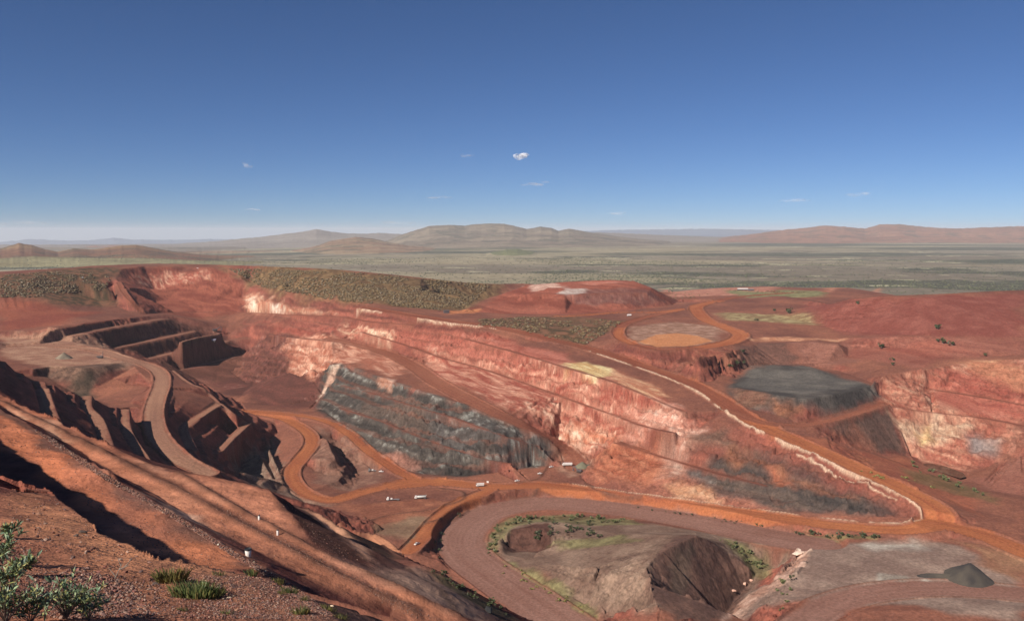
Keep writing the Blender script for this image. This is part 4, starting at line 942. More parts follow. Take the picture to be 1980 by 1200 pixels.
# scrub that reads as one mass: bush hill, the flat behind the rim, the plain
def scrub(name, spots, c0, c1, seed, kind='stuff'):
    r = np.random.default_rng(seed); V_, F_, K_ = [], [], []
    base = np.array([(math.cos(t) * a, math.sin(t) * a, z) for z, a, o in ((0, .75, 0), (.55, 1, .5), (1.0, .5, .2)) for t in [o + k * 2 * math.pi / 5 for k in range(5)]])
    bf = [(i * 5 + k, i * 5 + (k + 1) % 5, (i + 1) * 5 + (k + 1) % 5, (i + 1) * 5 + k) for i in range(2) for k in range(5)] + [(10, 11, 12, 13, 14)]
    for (x, y, z, s) in spots:
        b = base * r.uniform(.7, 1.25, base.shape) * s * (1, 1, .8); a = r.uniform(0, 6.28); ca, sa = math.cos(a), math.sin(a)
        n = len(V_); V_ += [(x + q[0] * ca - q[1] * sa, y + q[0] * sa + q[1] * ca, z - .1 * s + q[2]) for q in b]; F_ += [tuple(i + n for i in q) for q in bf]
        K_ += [np.array(c0) + (np.array(c1) - c0) * r.uniform(0, 1)] * len(b)
    o = raw(name, V_, F_, LEAF, np.array(K_)); o['kind'] = kind; return o
spots_ = []
for poly, n, (a, b) in (('440,520 520,521 700,528 800,538 950,551 900,596 860,601 740,589 650,581 595,571 510,556 475,538', 7500, (.8, 2.6)), ('2,532 100,526 200,522 215,545 200,560 60,575 0,575', 1800, (.8, 2.4)),
                        ('925,618 1000,613 1110,616 1205,621 1170,645 1130,666 1060,652 985,632 925,631', 900, (.7, 2.4)), ('1400,561 1500,567 1590,565 1500,561', 120, (1, 2.5)), ('1290,562 1380,568 1300,584', 60, (1, 2))):
    for px, py in in_poly(poly, n, n):
        g = hit(px, py)
        if 900 < np.hypot(g[0], g[1]) < 2600 and float(fbm(np.array([g[0] / 45]), np.array([g[1] / 45]), 3, 15)[0]) > .47 - .12 * rs.random(): spots_.append((*g, rs.uniform(a, b) ** 1.15))
scrub('scrub', spots_, L1('5a4634'), L1('7c6246'), 3)
spots_ = []
r_ = np.random.default_rng(9)
for k in range(26000):
    d = 2350 * (6200 / 2350) ** r_.random(); a = r_.uniform(-.56, .56); x, y = d * math.sin(a), d * math.cos(a)
    c, i = np.searchsorted(az, a), np.searchsorted(rows, d)
    if Z[i, c] > -150 or r_.random() > .12 + .88 * scrub_m[i, c]: continue
    spots_.append((x, y, ground(x, y), r_.uniform(1.8, 4.2)))
scrub('woodland', spots_, L1('46473a'), L1('66634e'), 4)

# foreground plants
def leafy(name, label, spots, seed, nb, hgt, leaf, cols, group=None):
    r = np.random.default_rng(seed); t = empty(name, spots); tag(t, label, 'shrub', group)
    v, f, cl = [], [], []; m = MB()
    for b in range(nb):
        a = r.uniform(0, 6.28); tip = np.array([math.cos(a), math.sin(a), 0]) * r.uniform(.15, .85) * hgt + (0, 0, hgt * r.uniform(.55, 1.05))
        p0 = np.zeros(3)
        kn = [p0 + (tip - p0) * s + np.array([0, 0, .12 * hgt * math.sin(s * 3.1)]) for s in np.linspace(0, 1, 5)]
        for i in range(4): m.bar(kn[i], kn[i + 1], .012 * hgt * (1.1 - i * .2), .012 * hgt * (.9 - i * .2), 5)
        for k in range(r.integers(13, 20)):
            s = r.uniform(.35, 1.0); q = p0 + (tip - p0) * s + np.array([0, 0, .12 * hgt * math.sin(s * 3.1)])
            d = r.normal(0, 1, 3) + (tip / hgt) * .9 + (0, 0, .35); d /= np.linalg.norm(d); w_ = np.cross(d, (0, 0, 1) + r.normal(0, .4, 3)); w_ /= np.linalg.norm(w_) + 1e-9
            up = np.cross(w_, d); Ln = leaf * r.uniform(.65, 1.25); wd = Ln * .13
            n = len(v); c = np.array(L1(cols[r.integers(len(cols))])) * r.uniform(.8, 1.15)
            v += [q, q + d * Ln * .35 + w_ * wd + up * .02 * Ln, q + d * Ln * .75 + w_ * wd * .8 - up * .03 * Ln, q + d * Ln - up * .12 * Ln, q + d * Ln * .75 - w_ * wd * .8 - up * .03 * Ln, q + d * Ln * .35 - w_ * wd + up * .02 * Ln]
            f.append(tuple(range(n, n + 6))); cl += [c] * 6
    o = raw('foliage', v, f, LEAF, np.array(cl)); o.parent = t
    m.build('stem', BARK, t); return t
GC = ['5a6c54', '728264', '8c9674', '4a5a46', '96945e', '74846e', '9a8c56', '667262']
for i, (px, py, hp, nb, lab) in enumerate([
 (128, 1196, 62, 26, 'tall leafy grey green shrub at the bottom edge, right of the other leafy shrubs'), (172, 1200, 48, 18, 'leafy shrub at the bottom edge touching the right side of the tallest one'), (60, 1205, 46, 20, 'leafy shrub at the bottom edge with red soil between it and the tallest shrub'),
 (12, 1205, 60, 24, 'leafy shrub in the bottom left corner of the view'), (18, 1142, 44, 18, 'leafy shrub at the left edge, second up from the corner'), (42, 1112, 28, 13, 'small leafy shrub with bare twigs on stony soil above the corner shrubs'),
 (4, 1090, 40, 16, 'leafy shrub cut by the left edge above a dark stony patch'), (18, 1040, 20, 9, 'highest and smallest leafy shrub at the left edge')]):
    g = hit(px, py); h = np.linalg.norm(g); leafy('leafy_shrub', lab, g, 60 + i, nb, hp * h / FPX, 11.5 * h / FPX, GC)
def tuft(px, py, hp, wp, n, lab, cols, seed, name='grass_tuft'):
    g = hit(px, py); h = np.linalg.norm(g); H, Wd = hp * h / FPX, wp * h / FPX / 2; r = np.random.default_rng(seed); v, f, cl = [], [], []
    for k in range(n):
        a = r.uniform(0, 6.28); rr = Wd * r.uniform(0, 1) ** .6; b = np.array([math.cos(a) * rr, math.sin(a) * rr, -.05 * H]); le = np.array([math.cos(a), math.sin(a), 0]) * r.uniform(.1, .5) * H + r.normal(0, .12, 3) * H
        le[2] = 0; hh = H * r.uniform(.5, 1.05); p = np.array([-math.sin(a), math.cos(a), 0]) * .035 * H
        b[2] += ground(g[0] + b[0], g[1] + b[1]) - g[2] if h < 200 else 0
        n0 = len(v); v += [b - p, b + p, b + le * .45 + (0, 0, hh * .6) + p * .8, b + le + (0, 0, hh), b + le * .45 + (0, 0, hh * .6) - p * .8]; f.append(tuple(range(n0, n0 + 5)))
        cl += [np.array(L1(cols[r.integers(len(cols))])) * r.uniform(.75, 1.2)] * 5
    o = raw(name, v, f, LEAF, np.array(cl)); o.location = tuple(g); tag(o, lab, 'grass'); return o
GG = ['4c5a34', '5a663c', '424c2e', '787848', '80704a']; OG = ['75683a', '6a6038', '857444', '5a5634']
for i, (px, py, hp, wp, n, lab, cc) in enumerate([
 (380, 1150, 22, 84, 620, 'bright green spreading grass clump, the biggest on the stony slope', GG), (330, 1124, 26, 48, 260, 'olive dry grass clump at the end of the long shadow', OG), (424, 1112, 10, 22, 70, 'small dark green tuft between stones and orange bench, right of the shadow end', GG),
 (487, 1112, 14, 20, 90, 'green tuft just below the bare orange bench, under the white bucket', GG), (538, 1128, 13, 22, 90, 'yellow green tuft at the end of the shaded gap in the stone windrow', OG), (562, 1146, 14, 26, 100, 'green tuft on the slope edge, third along from the bucket', GG),
 (545, 1148, 9, 16, 60, 'tiny olive tuft left of its bigger neighbour on the slope edge', OG), (588, 1160, 10, 16, 60, 'olive tuft among stones beside the lower end of the windrow', OG), (582, 1186, 16, 26, 120, 'yellow green tuft near the bottom edge left of the bare red patch', GG + OG),
 (636, 1180, 12, 24, 90, 'dull green tuft near the bottom edge right of the bare red patch', OG), (440, 1186, 10, 18, 60, 'dark green tuft low on the stony slope near the bottom edge', GG), (660, 1196, 12, 22, 80, 'dry tuft at the bottom edge beside the hill road', OG), (355, 1180, 9, 20, 60, 'small tuft below the biggest grass clump', GG)]):
    tuft(px, py, hp, wp, n, lab, cc, 300 + i)
g = hit(222, 1118); h = np.linalg.norm(g); m = MB()
for a, b in (((0, 0, 0), (.35, .1, .75)), ((.2, .06, .45), (.75, 0, .7)), ((.3, .08, .62), (.15, .1, 1.0)), ((.05, .02, .1), (-.35, .1, .55)), ((.5, .03, .58), (.85, .1, 1.0))): m.bar(np.array(a) * 34 * h / FPX, np.array(b) * 34 * h / FPX, .03 * 34 * h / FPX, .012 * 34 * h / FPX, 5)
o = m.build('dead_twig', BARK); o.location = tuple(g); tag(o, 'bare dead twig sticking out of the red slope left of the long shadow end', 'twig')

# ------------------------------------------------------------------ stones
def rock_mesh(seed, sub=1):
    r = np.random.default_rng(seed); t = (1 + 5 ** .5) / 2
    v = [np.array(q, float) for q in [(-1, t, 0), (1, t, 0), (-1, -t, 0), (1, -t, 0), (0, -1, t), (0, 1, t), (0, -1, -t), (0, 1, -t), (t, 0, -1), (t, 0, 1), (-t, 0, -1), (-t, 0, 1)]]
    f = [(0, 11, 5), (0, 5, 1), (0, 1, 7), (0, 7, 10), (0, 10, 11), (1, 5, 9), (5, 11, 4), (11, 10, 2), (10, 7, 6), (7, 1, 8), (3, 9, 4), (3, 4, 2), (3, 2, 6), (3, 6, 8), (3, 8, 9), (4, 9, 5), (2, 4, 11), (6, 2, 10), (8, 6, 7), (9, 8, 1)]
    v = [q / np.linalg.norm(q) for q in v]
    ax = r.uniform(.55, 1.2, 3) * (1, 1, .75)
    return np.array([q * ax * r.uniform(.72, 1.2) for q in v]), f
RM = [rock_mesh(k) for k in range(14)]
def stones(name, spots, cols, seed):
    r = np.random.default_rng(seed); V_, F_, K_ = [], [], []
    for (x, y, z, s) in spots:
        b, bf = RM[r.integers(len(RM))]; a = r.uniform(0, 6.28); ca, sa = math.cos(a), math.sin(a); n = len(V_)
        V_ += [(x + (q[0] * ca - q[1] * sa) * s, y + (q[0] * sa + q[1] * ca) * s, z + q[2] * s + .25 * s) for q in b]; F_ += [tuple(i + n for i in q) for q in bf]
        K_ += [np.array(L1(cols[r.integers(len(cols))])) * r.uniform(.75, 1.15)] * len(b)
    o = raw(name, V_, F_, ROCK, np.array(K_)); o['kind'] = 'stuff'; return o
BR = ['6a3c32', '7c4a3e', '8c5a4a', '5a3a36', '9a6a58', '75504a', '84504a']; PU = ['6a4a48', '7c5c58', '5c4444', '8a6a62', '94746a']
spots_ = []
for poly, n, (a, b) in (('2,1195 2,1010 90,1100 200,1110 330,1125 420,1150 540,1195', 4200, (.6, 1.9)), ('60,1130 150,1095 260,1130 300,1195 120,1195', 2400, (.8, 2.6)), ('360,1110 500,1112 600,1165 640,1196 420,1196 380,1150', 3600, (.6, 1.8)),
                        ('2,975 90,955 180,1012 190,1045 240,1055 330,1095 200,1100 2,1030', 420, (.6, 1.6)), ('20,870 200,975 330,1050 470,1100 420,1100 300,1070 150,962', 260, (.6, 1.3))):
    for px, py in in_poly(poly, n, n + 1):
        g = hit(px, py); spots_.append((*g, rs.uniform(a, b) ** 1.3 * np.linalg.norm(g) / FPX))
for px, py in in_poly('2,1195 2,1020 90,960 180,1015 250,1060 340,1110 420,1125 540,1160 600,1195', 260, 77):
    g = hit(px, py); spots_.append((*g, rs.uniform(1.6, 4.2) * np.linalg.norm(g) / FPX))
stones('rubble', spots_, BR + PU, 21)
spots_ = []
for poly, n, (a, b) in (('0,805 300,985 480,1085 560,1128 520,1104 300,1060 120,925 0,862', 500, (.5, 1.3)), ('0,772 200,872 500,1020 800,1160 800,1196 640,1130 400,1010 100,835', 900, (.4, 1.0)), ('350,925 470,950 560,1010 640,1075 500,1000', 260, (.4, .9)), ('60,826 100,846 200,914 300,972 400,1030 470,1076 560,1126 650,1190 620,1190 540,1128 460,1082 380,1030 300,982 200,926 100,858', 4200, (.7, 1.7)), ('400,960 520,1024 640,1090 760,1150 850,1196 800,1196 700,1136 560,1062 440,996', 1500, (.4, 1.0)), ('520,955 560,1000 620,1062 700,1100 720,1090 640,1040 580,990', 140, (.5, 1.2))):
    for px, py in in_poly(poly, n, n + 3):
        g = hit(px, py); spots_.append((*g, rs.uniform(a, b) ** 1.2 * np.linalg.norm(g) / FPX))
stones('gravel', spots_, PU + BR, 22)
def rock(px, py, wp, label, col, seed, group=None, name='boulder', hs=1.0):
    g = hit(px, py); h = np.linalg.norm(g); b, bf = RM[seed % len(RM)]; r = np.random.default_rng(seed)
    o = raw(name, [tuple(q * (1, 1, hs)) for q in b], bf, ROCK, np.array([L1(col)] * len(b))); s = wp * h / FPX / 2
    o.scale = (s,) * 3; o.location = (g[0], g[1], g[2] + s * .3); o.rotation_euler = (0, 0, r.uniform(0, 6)); tag(o, label, 'rock', group); return o
for i, (px, py, wp, lab, c, nm) in enumerate([
 (422, 1053, 5, 'small white stone on the edge of the bare orange bench above the bucket', 'e8e0d4', 'white_stone'), (23, 1010, 4, 'small pale stone on the red slope at the left edge', 'd8c0a8', 'white_stone'),
 (513, 1104, 5, 'pale stone on the slope edge just right of the bucket', 'd8b8a4', 'white_stone'), (491, 1086, 4, 'pale stone directly below the bucket', 'd0b09c', 'white_stone'), (524, 1108, 4, 'pale stone farther right along the slope edge than the two near the bucket', 'd0b09c', 'white_stone'),
 (443, 1156, 9, 'largest pale stone in the white patch below the stony hollow', 'd8b8a0', 'white_stone'), (452, 1152, 5, 'small pale stone right of the largest in the white patch', 'd0a890', 'white_stone'), (432, 1158, 6, 'pale stone left of the largest in the white patch', 'c8a48e', 'white_stone'),
 (945, 1183, 26, 'black rock with a ragged outline below the shrubs of the spur', '242226', 'boulder'), (160, 1030, 16, 'big dark rock standing on the red slope left of the long shadow', '4a3a36', 'boulder'), (148, 1036, 9, 'dark rock at the left foot of the big dark rock', '54403a', 'boulder'),
 (162, 1138, 10, 'upright dark rock beside the small leafy shadow on the lower slope', '5c4642', 'boulder'), (300, 1128, 10, 'dark flat rock below the pale sandy patch', '4e3e3a', 'boulder'), (38, 1022, 10, 'dark flat rock on the red slope near the left edge', '4e3834', 'boulder'),
 (1440, 1130, 12, 'pink boulder at the top of the pink bank', 'c8988a', 'boulder'), (1452, 1122, 8, 'small pink boulder behind the one at the top of the pink bank', 'c49284', 'boulder'), (1418, 1142, 10, 'pink boulder lower down the pink bank beside the dark heap', 'b8887c', 'boulder'), (615, 1176, 6, 'pale rock near the bottom edge beside the hill road', 'd0ac98', 'boulder'), (642, 1172, 7, 'pale rock in line with the lower end of the windrow', 'd8b8a4', 'boulder'),
 (1544, 1072, 22, 'long whitish boulder on the corner of the grey plateau', 'd8b4a8', 'boulder')]): rock(px, py, wp, lab, c, i + 3, None, nm, .7)

# ------------------------------------------------------------------ small man made things
g = hit(480, 1075); h = np.linalg.norm(g); u = h / FPX
t = empty('bucket', g, .4, u); tag(t, 'white bucket with a black rim standing on the stone windrow', 'bucket')
MB().lathe([(4.0, -1), (4.4, 0), (5.7, 13), (5.5, 13.2)], seg=24).build('body', WHITE, t, True)
MB().lathe([(5.9, 12.2), (6.3, 12.3), (6.35, 14.2), (6.0, 14.6), (5.4, 14.6), (5.2, 13.6)], seg=24).build('rim', BLACKP, t, True)
for px, py, hp, lab in ((537, 1034, 10, 'white marker post across the hill road, nearer of two'), (501, 1004, 8, 'white marker post across the hill road, farther of two')):
    g = hit(px, py); h = np.linalg.norm(g); t = empty('marker_post', g, 0, h / FPX); tag(t, lab, 'marker')
    MB().lathe([(1.9, -1), (1.9, .3), (1.8, hp * .9), (1.4, hp * .93)], seg=14).build('post', WHITE, t, True); MB().lathe([(1.85, hp * .9), (2.0, hp * .92), (1.6, hp + .6), (.6, hp + .9)], seg=14).build('cap', BLACKP, t, True)
# vehicles
def wheel(t, x, y, r, w_=.35):
    o = MB().lathe([(r * .7, -w_ / 2), (r, -w_ * .42), (r, w_ * .42), (r * .7, w_ / 2)], (x, y, r), 'y', 14).build('wheel', RUB, t, True)
    MB().lathe([(r * .2, -w_ * .56), (r * .5, -w_ * .54), (r * .5, w_ * .54), (r * .2, w_ * .56)], (x, y, r), 'y', 10).build('rim', STEEL, o); return o
def truck(name, label, px, py, rz, Ln, body, deck, cat='truck'):
    g = hit(px, py); t = empty(name, g, rz); tag(t, label, cat)
    cl = 2.3; hw = 1.25
    c = MB().prism([(-cl, .9), (0, .9), (0, 3.2), (-.4, 3.3), (-1.7, 3.25), (-2.1, 2.2), (-cl, 2.1)], -hw, hw, .06).build('cab', body, t)
    MB().prism([(-2.14, 2.25), (-1.77, 3.1), (-1.72, 3.1), (-2.09, 2.25)], -hw * .88, hw * .88).build('windscreen', GLASS, c)
    MB().box(-cl, Ln - cl, -.5, .5, .75, 1.05, 0).build('chassis', DARKS, t)
    if deck == 'tank': MB().lathe([(.9, .2), (1.15, .4), (1.15, Ln - cl - .5), (.9, Ln - cl - .2)], (0, 0, 2.15), 'x', 16).build('tank', GREENP, t, True); MB().box(.4, Ln - cl - .4, -.35, .35, 3.2, 3.42).build('walkway', STEEL, t); MB().bar((Ln - cl - .6, 0, 2.3), (Ln - cl + .2, 0, 4.0), .16).build('spray_arm', WHITE, t)
    elif deck == 'flat': MB().box(.3, Ln - cl, -1.3, 1.3, 1.1, 1.35).build('deck', STEEL, t); MB().box(.3, .5, -1.3, 1.3, 1.35, 2.5).build('headboard', STEEL, t); MB().box(1.6, 3.4, -.9, .9, 1.35, 2.4).build('load', WHITE, t)
    else: MB().prism([(.2, 1.1), (Ln - cl, 1.1), (Ln - cl + .3, 3.2), (.1, 3.4)], -1.35, 1.35, .05).build('box_body', body, t)
    for x in (-1.4, Ln - cl - 1.9, Ln - cl - .7):
        for y in (-1.1, 1.1): wheel(t, x, y, .55)
    return t
truck('flatbed_truck', 'white cabbed flatbed truck parked left of the tank truck on the pit floor', 752, 967, .06, 12.5, WHITE, 'flat')
truck('tank_truck', 'grey green tank truck with a raised rear arm on the pit floor', 806, 964, .12, 11.5, WHITE, 'tank')
truck('box_truck', 'white truck driving on the orange pit road above the tank truck', 925, 940, .25, 8.0, WHITE, 'box')
truck('flatbed_truck', 'pale flatbed truck on the terrace beside the upper pit road', 716, 911, .1, 8.5, STEEL, 'flat')
truck('box_truck', 'white truck on the orange road in front of the terraced waste hill', 1215, 611, .1, 7.0, WHITE, 'box')
truck('service_truck', 'grey truck with a white cab parked in the gully between the two walls', 1091, 900, .1, 11, WHITE, 'box')
def pickup(px, py, rz, label, first=[None]):
    g = hit(px, py)
    if first[0] is not None: return dup(first[0], g, rz, 1.0, label)
    t = empty('pickup', g, rz); tag(t, label, 'pickup'); first[0] = t
    MB().prism([(-2.6, .5), (2.6, .5), (2.65, 1.15), (.4, 1.2), (.3, 1.2), (-1.2, 1.15), (-2.5, 1.0)], -.9, .9, .06).build('body', WHITE, t)
    c = MB().prism([(-1.2, 1.15), (.55, 1.18), (.45, 1.8), (-.5, 1.85)], -.82, .82, .08).build('cabin', WHITE, t)
    MB().prism([(-1.17, 1.22), (-.58, 1.8), (-.54, 1.8), (-1.1, 1.22)], -.72, .72).build('windscreen', GLASS, c)
    MB().box(.7, 2.55, -.75, .75, 1.12, 1.24).build('tray', DARKS, t)
    for x in (-1.6, 1.6):
        for y in (-.8, .8): wheel(t, x, y, .38, .25)
    return t
for px, py, rz, lab in ((1044, 916, .2, 'white pickup at the foot of the grey wall, left of the gully'), (1066, 903, .5, 'white pickup between the rubble and the gully, second from the left'), (737, 912, 0, 'white pickup right of the pale flatbed truck on the terrace'),
                        (382, 519, .1, 'white pickup on the skyline above the red upper wall'), (160, 537, .3, 'white pickup on the bushy crest at the upper left'), (1000, 930, .4, 'white pickup on the orange pit road right of the white truck'), (806, 1052, .9, 'white pickup parked on the narrow orange road below the lit strips')): pickup(px, py, rz, lab)
def excavator(px, py, rz, label, col, sc=1.0):
    g = hit(px, py); t = empty('excavator', g, rz, sc); tag(t, label, 'excavator')
    for y in (-2.2, 2.2): MB().prism([(-3.6, .5), (-3, 0), (3, 0), (3.6, .5), (3.4, 1.3), (-3.4, 1.3)], y - .45, y + .45).build('track', RUB, t)
    b = MB().prism([(-4.2, 1.7), (2.4, 1.7), (2.4, 3.4), (-3.8, 3.9), (-4.4, 3.0)], -2.0, 2.0, .05).build('house', col, t)
    c = MB().prism([(1.0, 1.8), (3.2, 1.8), (3.0, 4.6), (1.0, 4.6)], .7, 2.2, .06).build('cab', col, t); MB().prism([(3.24, 2.6), (3.10, 4.3), (3.14, 4.3), (3.28, 2.6)], .85, 2.05).build('windscreen', GLASS, c)
    MB().prism([(2.0, 2.6), (3.0, 2.4), (7.2, 6.6), (10.6, 5.9), (10.6, 6.6), (7.0, 7.8)], -.5, .4, .05).build('boom', col, t)
    MB().prism([(10.2, 6.8), (11.0, 6.6), (9.8, 2.4), (9.2, 2.6)], -.4, .3, .05).build('stick', col, t)
    MB().prism([(8.2, 1.2), (9.6, .6), (10.4, 1.4), (10.1, 2.8), (9.2, 2.9), (8.9, 2.0)], -1.2, 1.1, .05).build('digging_bucket', DARKS, t)
    return t
excavator(416, 640, .35, 'dark purple grey excavator digging on the far bench of the west corner', DARKS, 1.15)
excavator(1120, 912, 2.6, 'dark excavator among rubble at the right side of the gully', DARKS, .75)
g = hit(412, 661); t = empty('dump_truck', g, .2, 1.0); tag(t, 'bluish grey dump truck on the ledge below the digging excavator', 'dump truck')
BLU = mat('blue_grey_paint', (.20, .19, .26), (.28, .25, .30), .6)
MB().prism([(-5, 2.6), (-3.8, 1.6), (-1.8, 1.8), (-1.8, 4.2), (-4.0, 4.4)], -2.2, 2.2, .05).build('cab', BLU, t); MB().prism([(-5.2, 5.0), (-5.0, 4.6), (-1.5, 4.3), (-1.0, 2.4), (5.0, 3.4), (5.6, 5.6), (-1.6, 5.2)], -2.8, 2.8, .04).build('tipping_body', BLU, t); MB().box(-4.2, 4.2, -1.2, 1.2, 1.2, 2.2).build('chassis', DARKS, t)
for x in (-3.2, 3.0):
    for y in (-2.2, 2.2): wheel(t, x, y, 1.45, 1.0)
g = hit(194, 692); t = empty('drill_rig', g, .2, 1.0); tag(t, 'dark drill rig with a short mast on the edge of the west plateau', 'drill rig')
for y in (-1.6, 1.6): MB().prism([(-3, .4), (-2.5, 0), (2.5, 0), (3, .4), (2.8, 1.1), (-2.8, 1.1)], y - .35, y + .35).build('track', RUB, t)
MB().box(-4.5, 3.2, -1.5, 1.5, 1.2, 2.8).build('machine_house', DARKS, t); MB().bar((3.4, 0, .6), (3.4, 0, 8.5), .45, .4, 6).build('mast', DARKS, t); MB().bar((0, 0, 2.8), (3.3, 0, 6.5), .15).build('brace', STEEL, t)
# buildings far off
def shed(px, py, rz, Ln, wd, hh, label, wallm, roofm):
    g = hit(px, py); t = empty('shed', g, rz); tag(t, label, 'shed')
    MB().box(-Ln / 2, Ln / 2, -wd / 2, wd / 2, -1.5, hh, 0).build('wall', wallm, t); MB().prism([(-wd * .58, hh), (wd * .58, hh), (0, hh + wd * .2)], -Ln * .52, Ln * .52).build('roof', roofm, t).rotation_euler = (0, 0, math.pi / 2)
    MB().box(-Ln * .18, Ln * .18, -wd / 2 - .06, -wd / 2 + .3, 0, hh * .75, 0).build('door', DARKS, t); return t
shed(1436, 561, .05, 24, 9, 3.2, 'long low dark shed with a pale roof on the pink flat before the plain', DARKS, WHITE)
shed(1452, 562, .1, 12, 8, 3.0, 'short dark shed at the right end of the long one', DARKS, STEEL)
shed(863, 605, .3, 9, 6, 4.0, 'small dark shed beside the bright orange patch at the foot of the bush hill', DARKS, DARKS)
# signs and pipes
g = hit(943, 936); t = empty('road_sign', g, -.3); tag(t, 'small white road sign right of the white truck on the pit road', 'sign'); MB().bar((0, 0, -.3), (0, 0, 3.2), .1).build('post', STEEL, t); MB().box(-1.1, 1.1, -.12, -.04, 1.9, 3.6, 0).build('panel', WHITE, t)

# heaps that stand on the ground as things
def heap(name, label, cat, pk, base, hgt, col, seed, tail=None):
    g = np.array(base, float); r = 30; n = 44; v, f, cl = [], [], []
    nz = np.random.default_rng(seed); R0 = hgt * 1.55
    ext = R0 * 1.25 + (abs(tail[0]) if tail else 0)
    xs = np.linspace(-ext, R0 * 1.25, n); ys = np.linspace(-R0 * 1.2, R0 * 1.2, n)
    XX, YY = np.meshgrid(xs, ys)
    Hh = hgt - np.hypot(XX, YY) / 1.38
    if tail:
        tt = np.clip(-XX / abs(tail[0]), 0, 1); Hh = np.maximum(Hh, (hgt * (.42 - .3 * tt)) - np.hypot(XX + np.clip(-XX, 0, abs(tail[0])), YY - tail[1] * tt) / 1.45)
    Hh = Hh + (fbm((XX + seed * 31) / 3.0, YY / 3.0, 4, seed) - .5) * hgt * .07 + (fbm((XX + 7) / 9, YY / 9, 2, seed + 3) - .5) * hgt * .16
    gz = np.array([[ground(g[0] + a, g[1] + b) for a, b in zip(ra, rb)] for ra, rb in zip(XX, YY)]) - g[2]
    Zz = np.maximum(Hh, -.4) + gz
    keepv = Hh > -.4
    v = [(a, b, c) for a, b, c in zip(XX.ravel(), YY.ravel(), Zz.ravel())]
    for i in range(n - 1):
        for j in range(n - 1):
            if keepv[i, j] or keepv[i + 1, j] or keepv[i, j + 1] or keepv[i + 1, j + 1]: f.append((i * n + j, i * n + j + 1, (i + 1) * n + j + 1, (i + 1) * n + j))
    cc = mix(C(col[0], 1), C(col[1], 1), (fbm((XX + 3) / 6, YY / 6, 3, seed + 9) - .3) * 2).reshape(-1, 3)
    o = raw(name, v, f, ROCK, cc, True); o.location = tuple(g); tag(o, label, cat); return o
g = hit(1882, 1122); heap('ore_heap', 'dark pointed ore heap with a low tail on the grey plateau', 'heap', None, (g[0], g[1] + 6, ground(g[0], g[1] + 6)), 11.5, ('30292a', '4a403a'), 5, (-32, 3))
g = hit(124, 692); heap('rock_heap', 'small pale rock heap with a dark side on the west plateau', 'heap', None, (g[0], g[1], ground(g[0], g[1])), 8, ('6a5a50', '8c7868'), 8, (-9, 0))
g = hit(1126, 902); heap('rock_heap', 'grey green rubble heap in the gully between the two walls', 'heap', None, (g[0], g[1], ground(g[0], g[1])), 6, ('565044', '6e6656'), 9, (-8, 0))

# pool in the right hand pit
pp = [hit(px, py) for px, py in ((1783, 893), (1800, 896), (1830, 904), (1862, 917), (1868, 925), (1856, 928), (1830, 918), (1800, 906), (1786, 899))]
zl = float(np.mean([q[2] for q in pp])) + .9
o = raw('water', [(q[0], q[1], zl) for q in pp], [tuple(range(len(pp)))], mat('pool_water', (.012, .016, .012), (.02, .022, .014), .08, .2)); o['kind'] = 'structure'

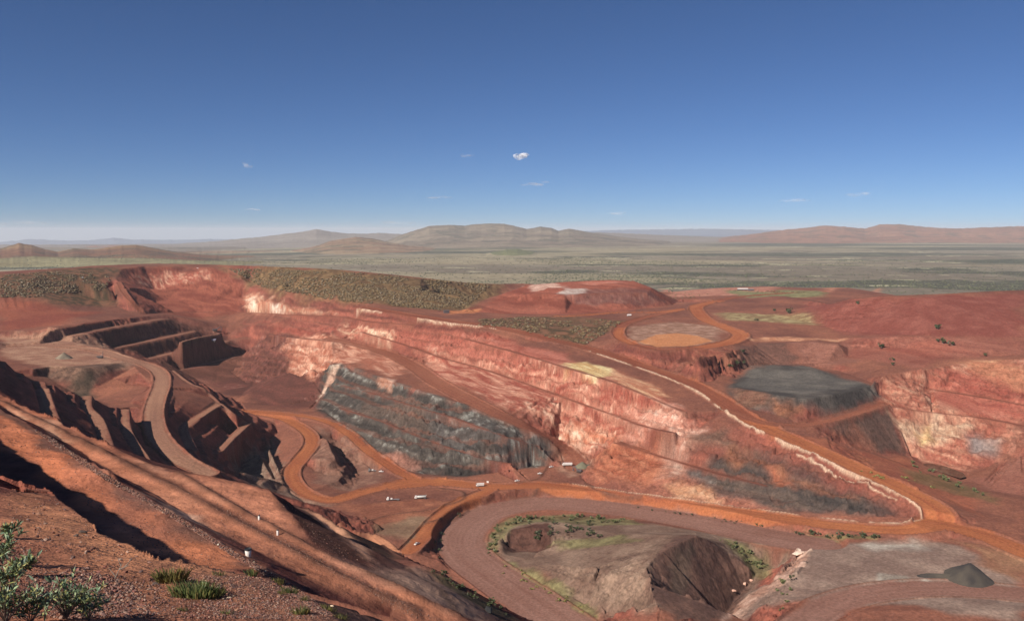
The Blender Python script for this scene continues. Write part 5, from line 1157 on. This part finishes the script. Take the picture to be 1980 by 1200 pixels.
# ------------------------------------------------------------------ clouds
def cloud(px, py, wp, hp, dens, seed, label):
    D = 30000.; d = ray(px, py); d = d / np.hypot(d[0], d[1]) * D; r = np.random.default_rng(seed); k = D / FPX; m = MB()
    n = 9; v, f = [], []
    for i in range(n):
        c = np.array([r.normal(0, .24) * wp * k, r.normal(0, .2) * wp * k, r.normal(0, .16) * hp * k]); s = r.uniform(.25, .5)
        for a in range(7):
            for b in range(10):
                th, ph = math.pi * a / 6, 2 * math.pi * b / 10
                v.append(tuple(c + np.array([math.sin(th) * math.cos(ph) * wp * k * .5, math.sin(th) * math.sin(ph) * wp * k * .5, math.cos(th) * hp * k * .55]) * s * r.uniform(.8, 1.2)))
        o0 = i * 70
        f += [(o0 + a * 10 + b, o0 + a * 10 + (b + 1) % 10, o0 + (a + 1) * 10 + (b + 1) % 10, o0 + (a + 1) * 10 + b) for a in range(6) for b in range(10)]
    mt = bpy.data.materials.new('cloud_vapour'); mt.use_nodes = True; t = mt.node_tree; bs = t.nodes['Principled BSDF']
    bs.inputs['Base Color'].default_value = (.86, .86, .88, 1); bs.inputs['Roughness'].default_value = 1; bs.inputs['Specular IOR Level'].default_value = 0
    tc = t.nodes.new('ShaderNodeTexCoord'); nz = t.nodes.new('ShaderNodeTexNoise'); nz.inputs['Scale'].default_value = 7 / (wp * k); nz.inputs['Detail'].default_value = 5
    mr = t.nodes.new('ShaderNodeMapRange'); mr.inputs[1].default_value = .38; mr.inputs[2].default_value = .68; mr.inputs[3].default_value = 0; mr.inputs[4].default_value = dens
    t.links.new(tc.outputs['Object'], nz.inputs['Vector']); t.links.new(nz.outputs[0], mr.inputs[0]); t.links.new(mr.outputs[0], bs.inputs['Alpha'])
    o = raw('cloud', v, f, mt); o.location = tuple(d); tag(o, label, 'cloud'); return o
for a in ((1008, 301, 34, 15, .42, 1, 'small bright puffy cloud, the only bright one in the sky'), (1036, 356, 56, 8, .15, 2, 'faint flat cloud below the bright puffy cloud'), (902, 301, 26, 7, .09, 3, 'very faint wisp left of the bright puffy cloud at the same height'),
          (476, 320, 18, 9, .16, 4, 'tiny faint puff alone in the left half of the sky'), (850, 382, 60, 7, .07, 5, 'barely visible streak below and left of the flat cloud'), (1190, 412, 44, 7, .10, 6, 'faint streak low over the far hills right of centre'),
          (1540, 388, 52, 9, .08, 7, 'faint cloud low on the right, left of its twin'), (1664, 376, 44, 9, .10, 8, 'faint cloud low on the right, the highest there'), (770, 430, 90, 8, .08, 9, 'pale streak just above the central hills'), (40, 432, 80, 10, .09, 10, 'pale haze streak low at the left edge of the sky'), (484, 405, 26, 5, .14, 11, 'short thin streak low in the left half of the sky')): cloud(*a)
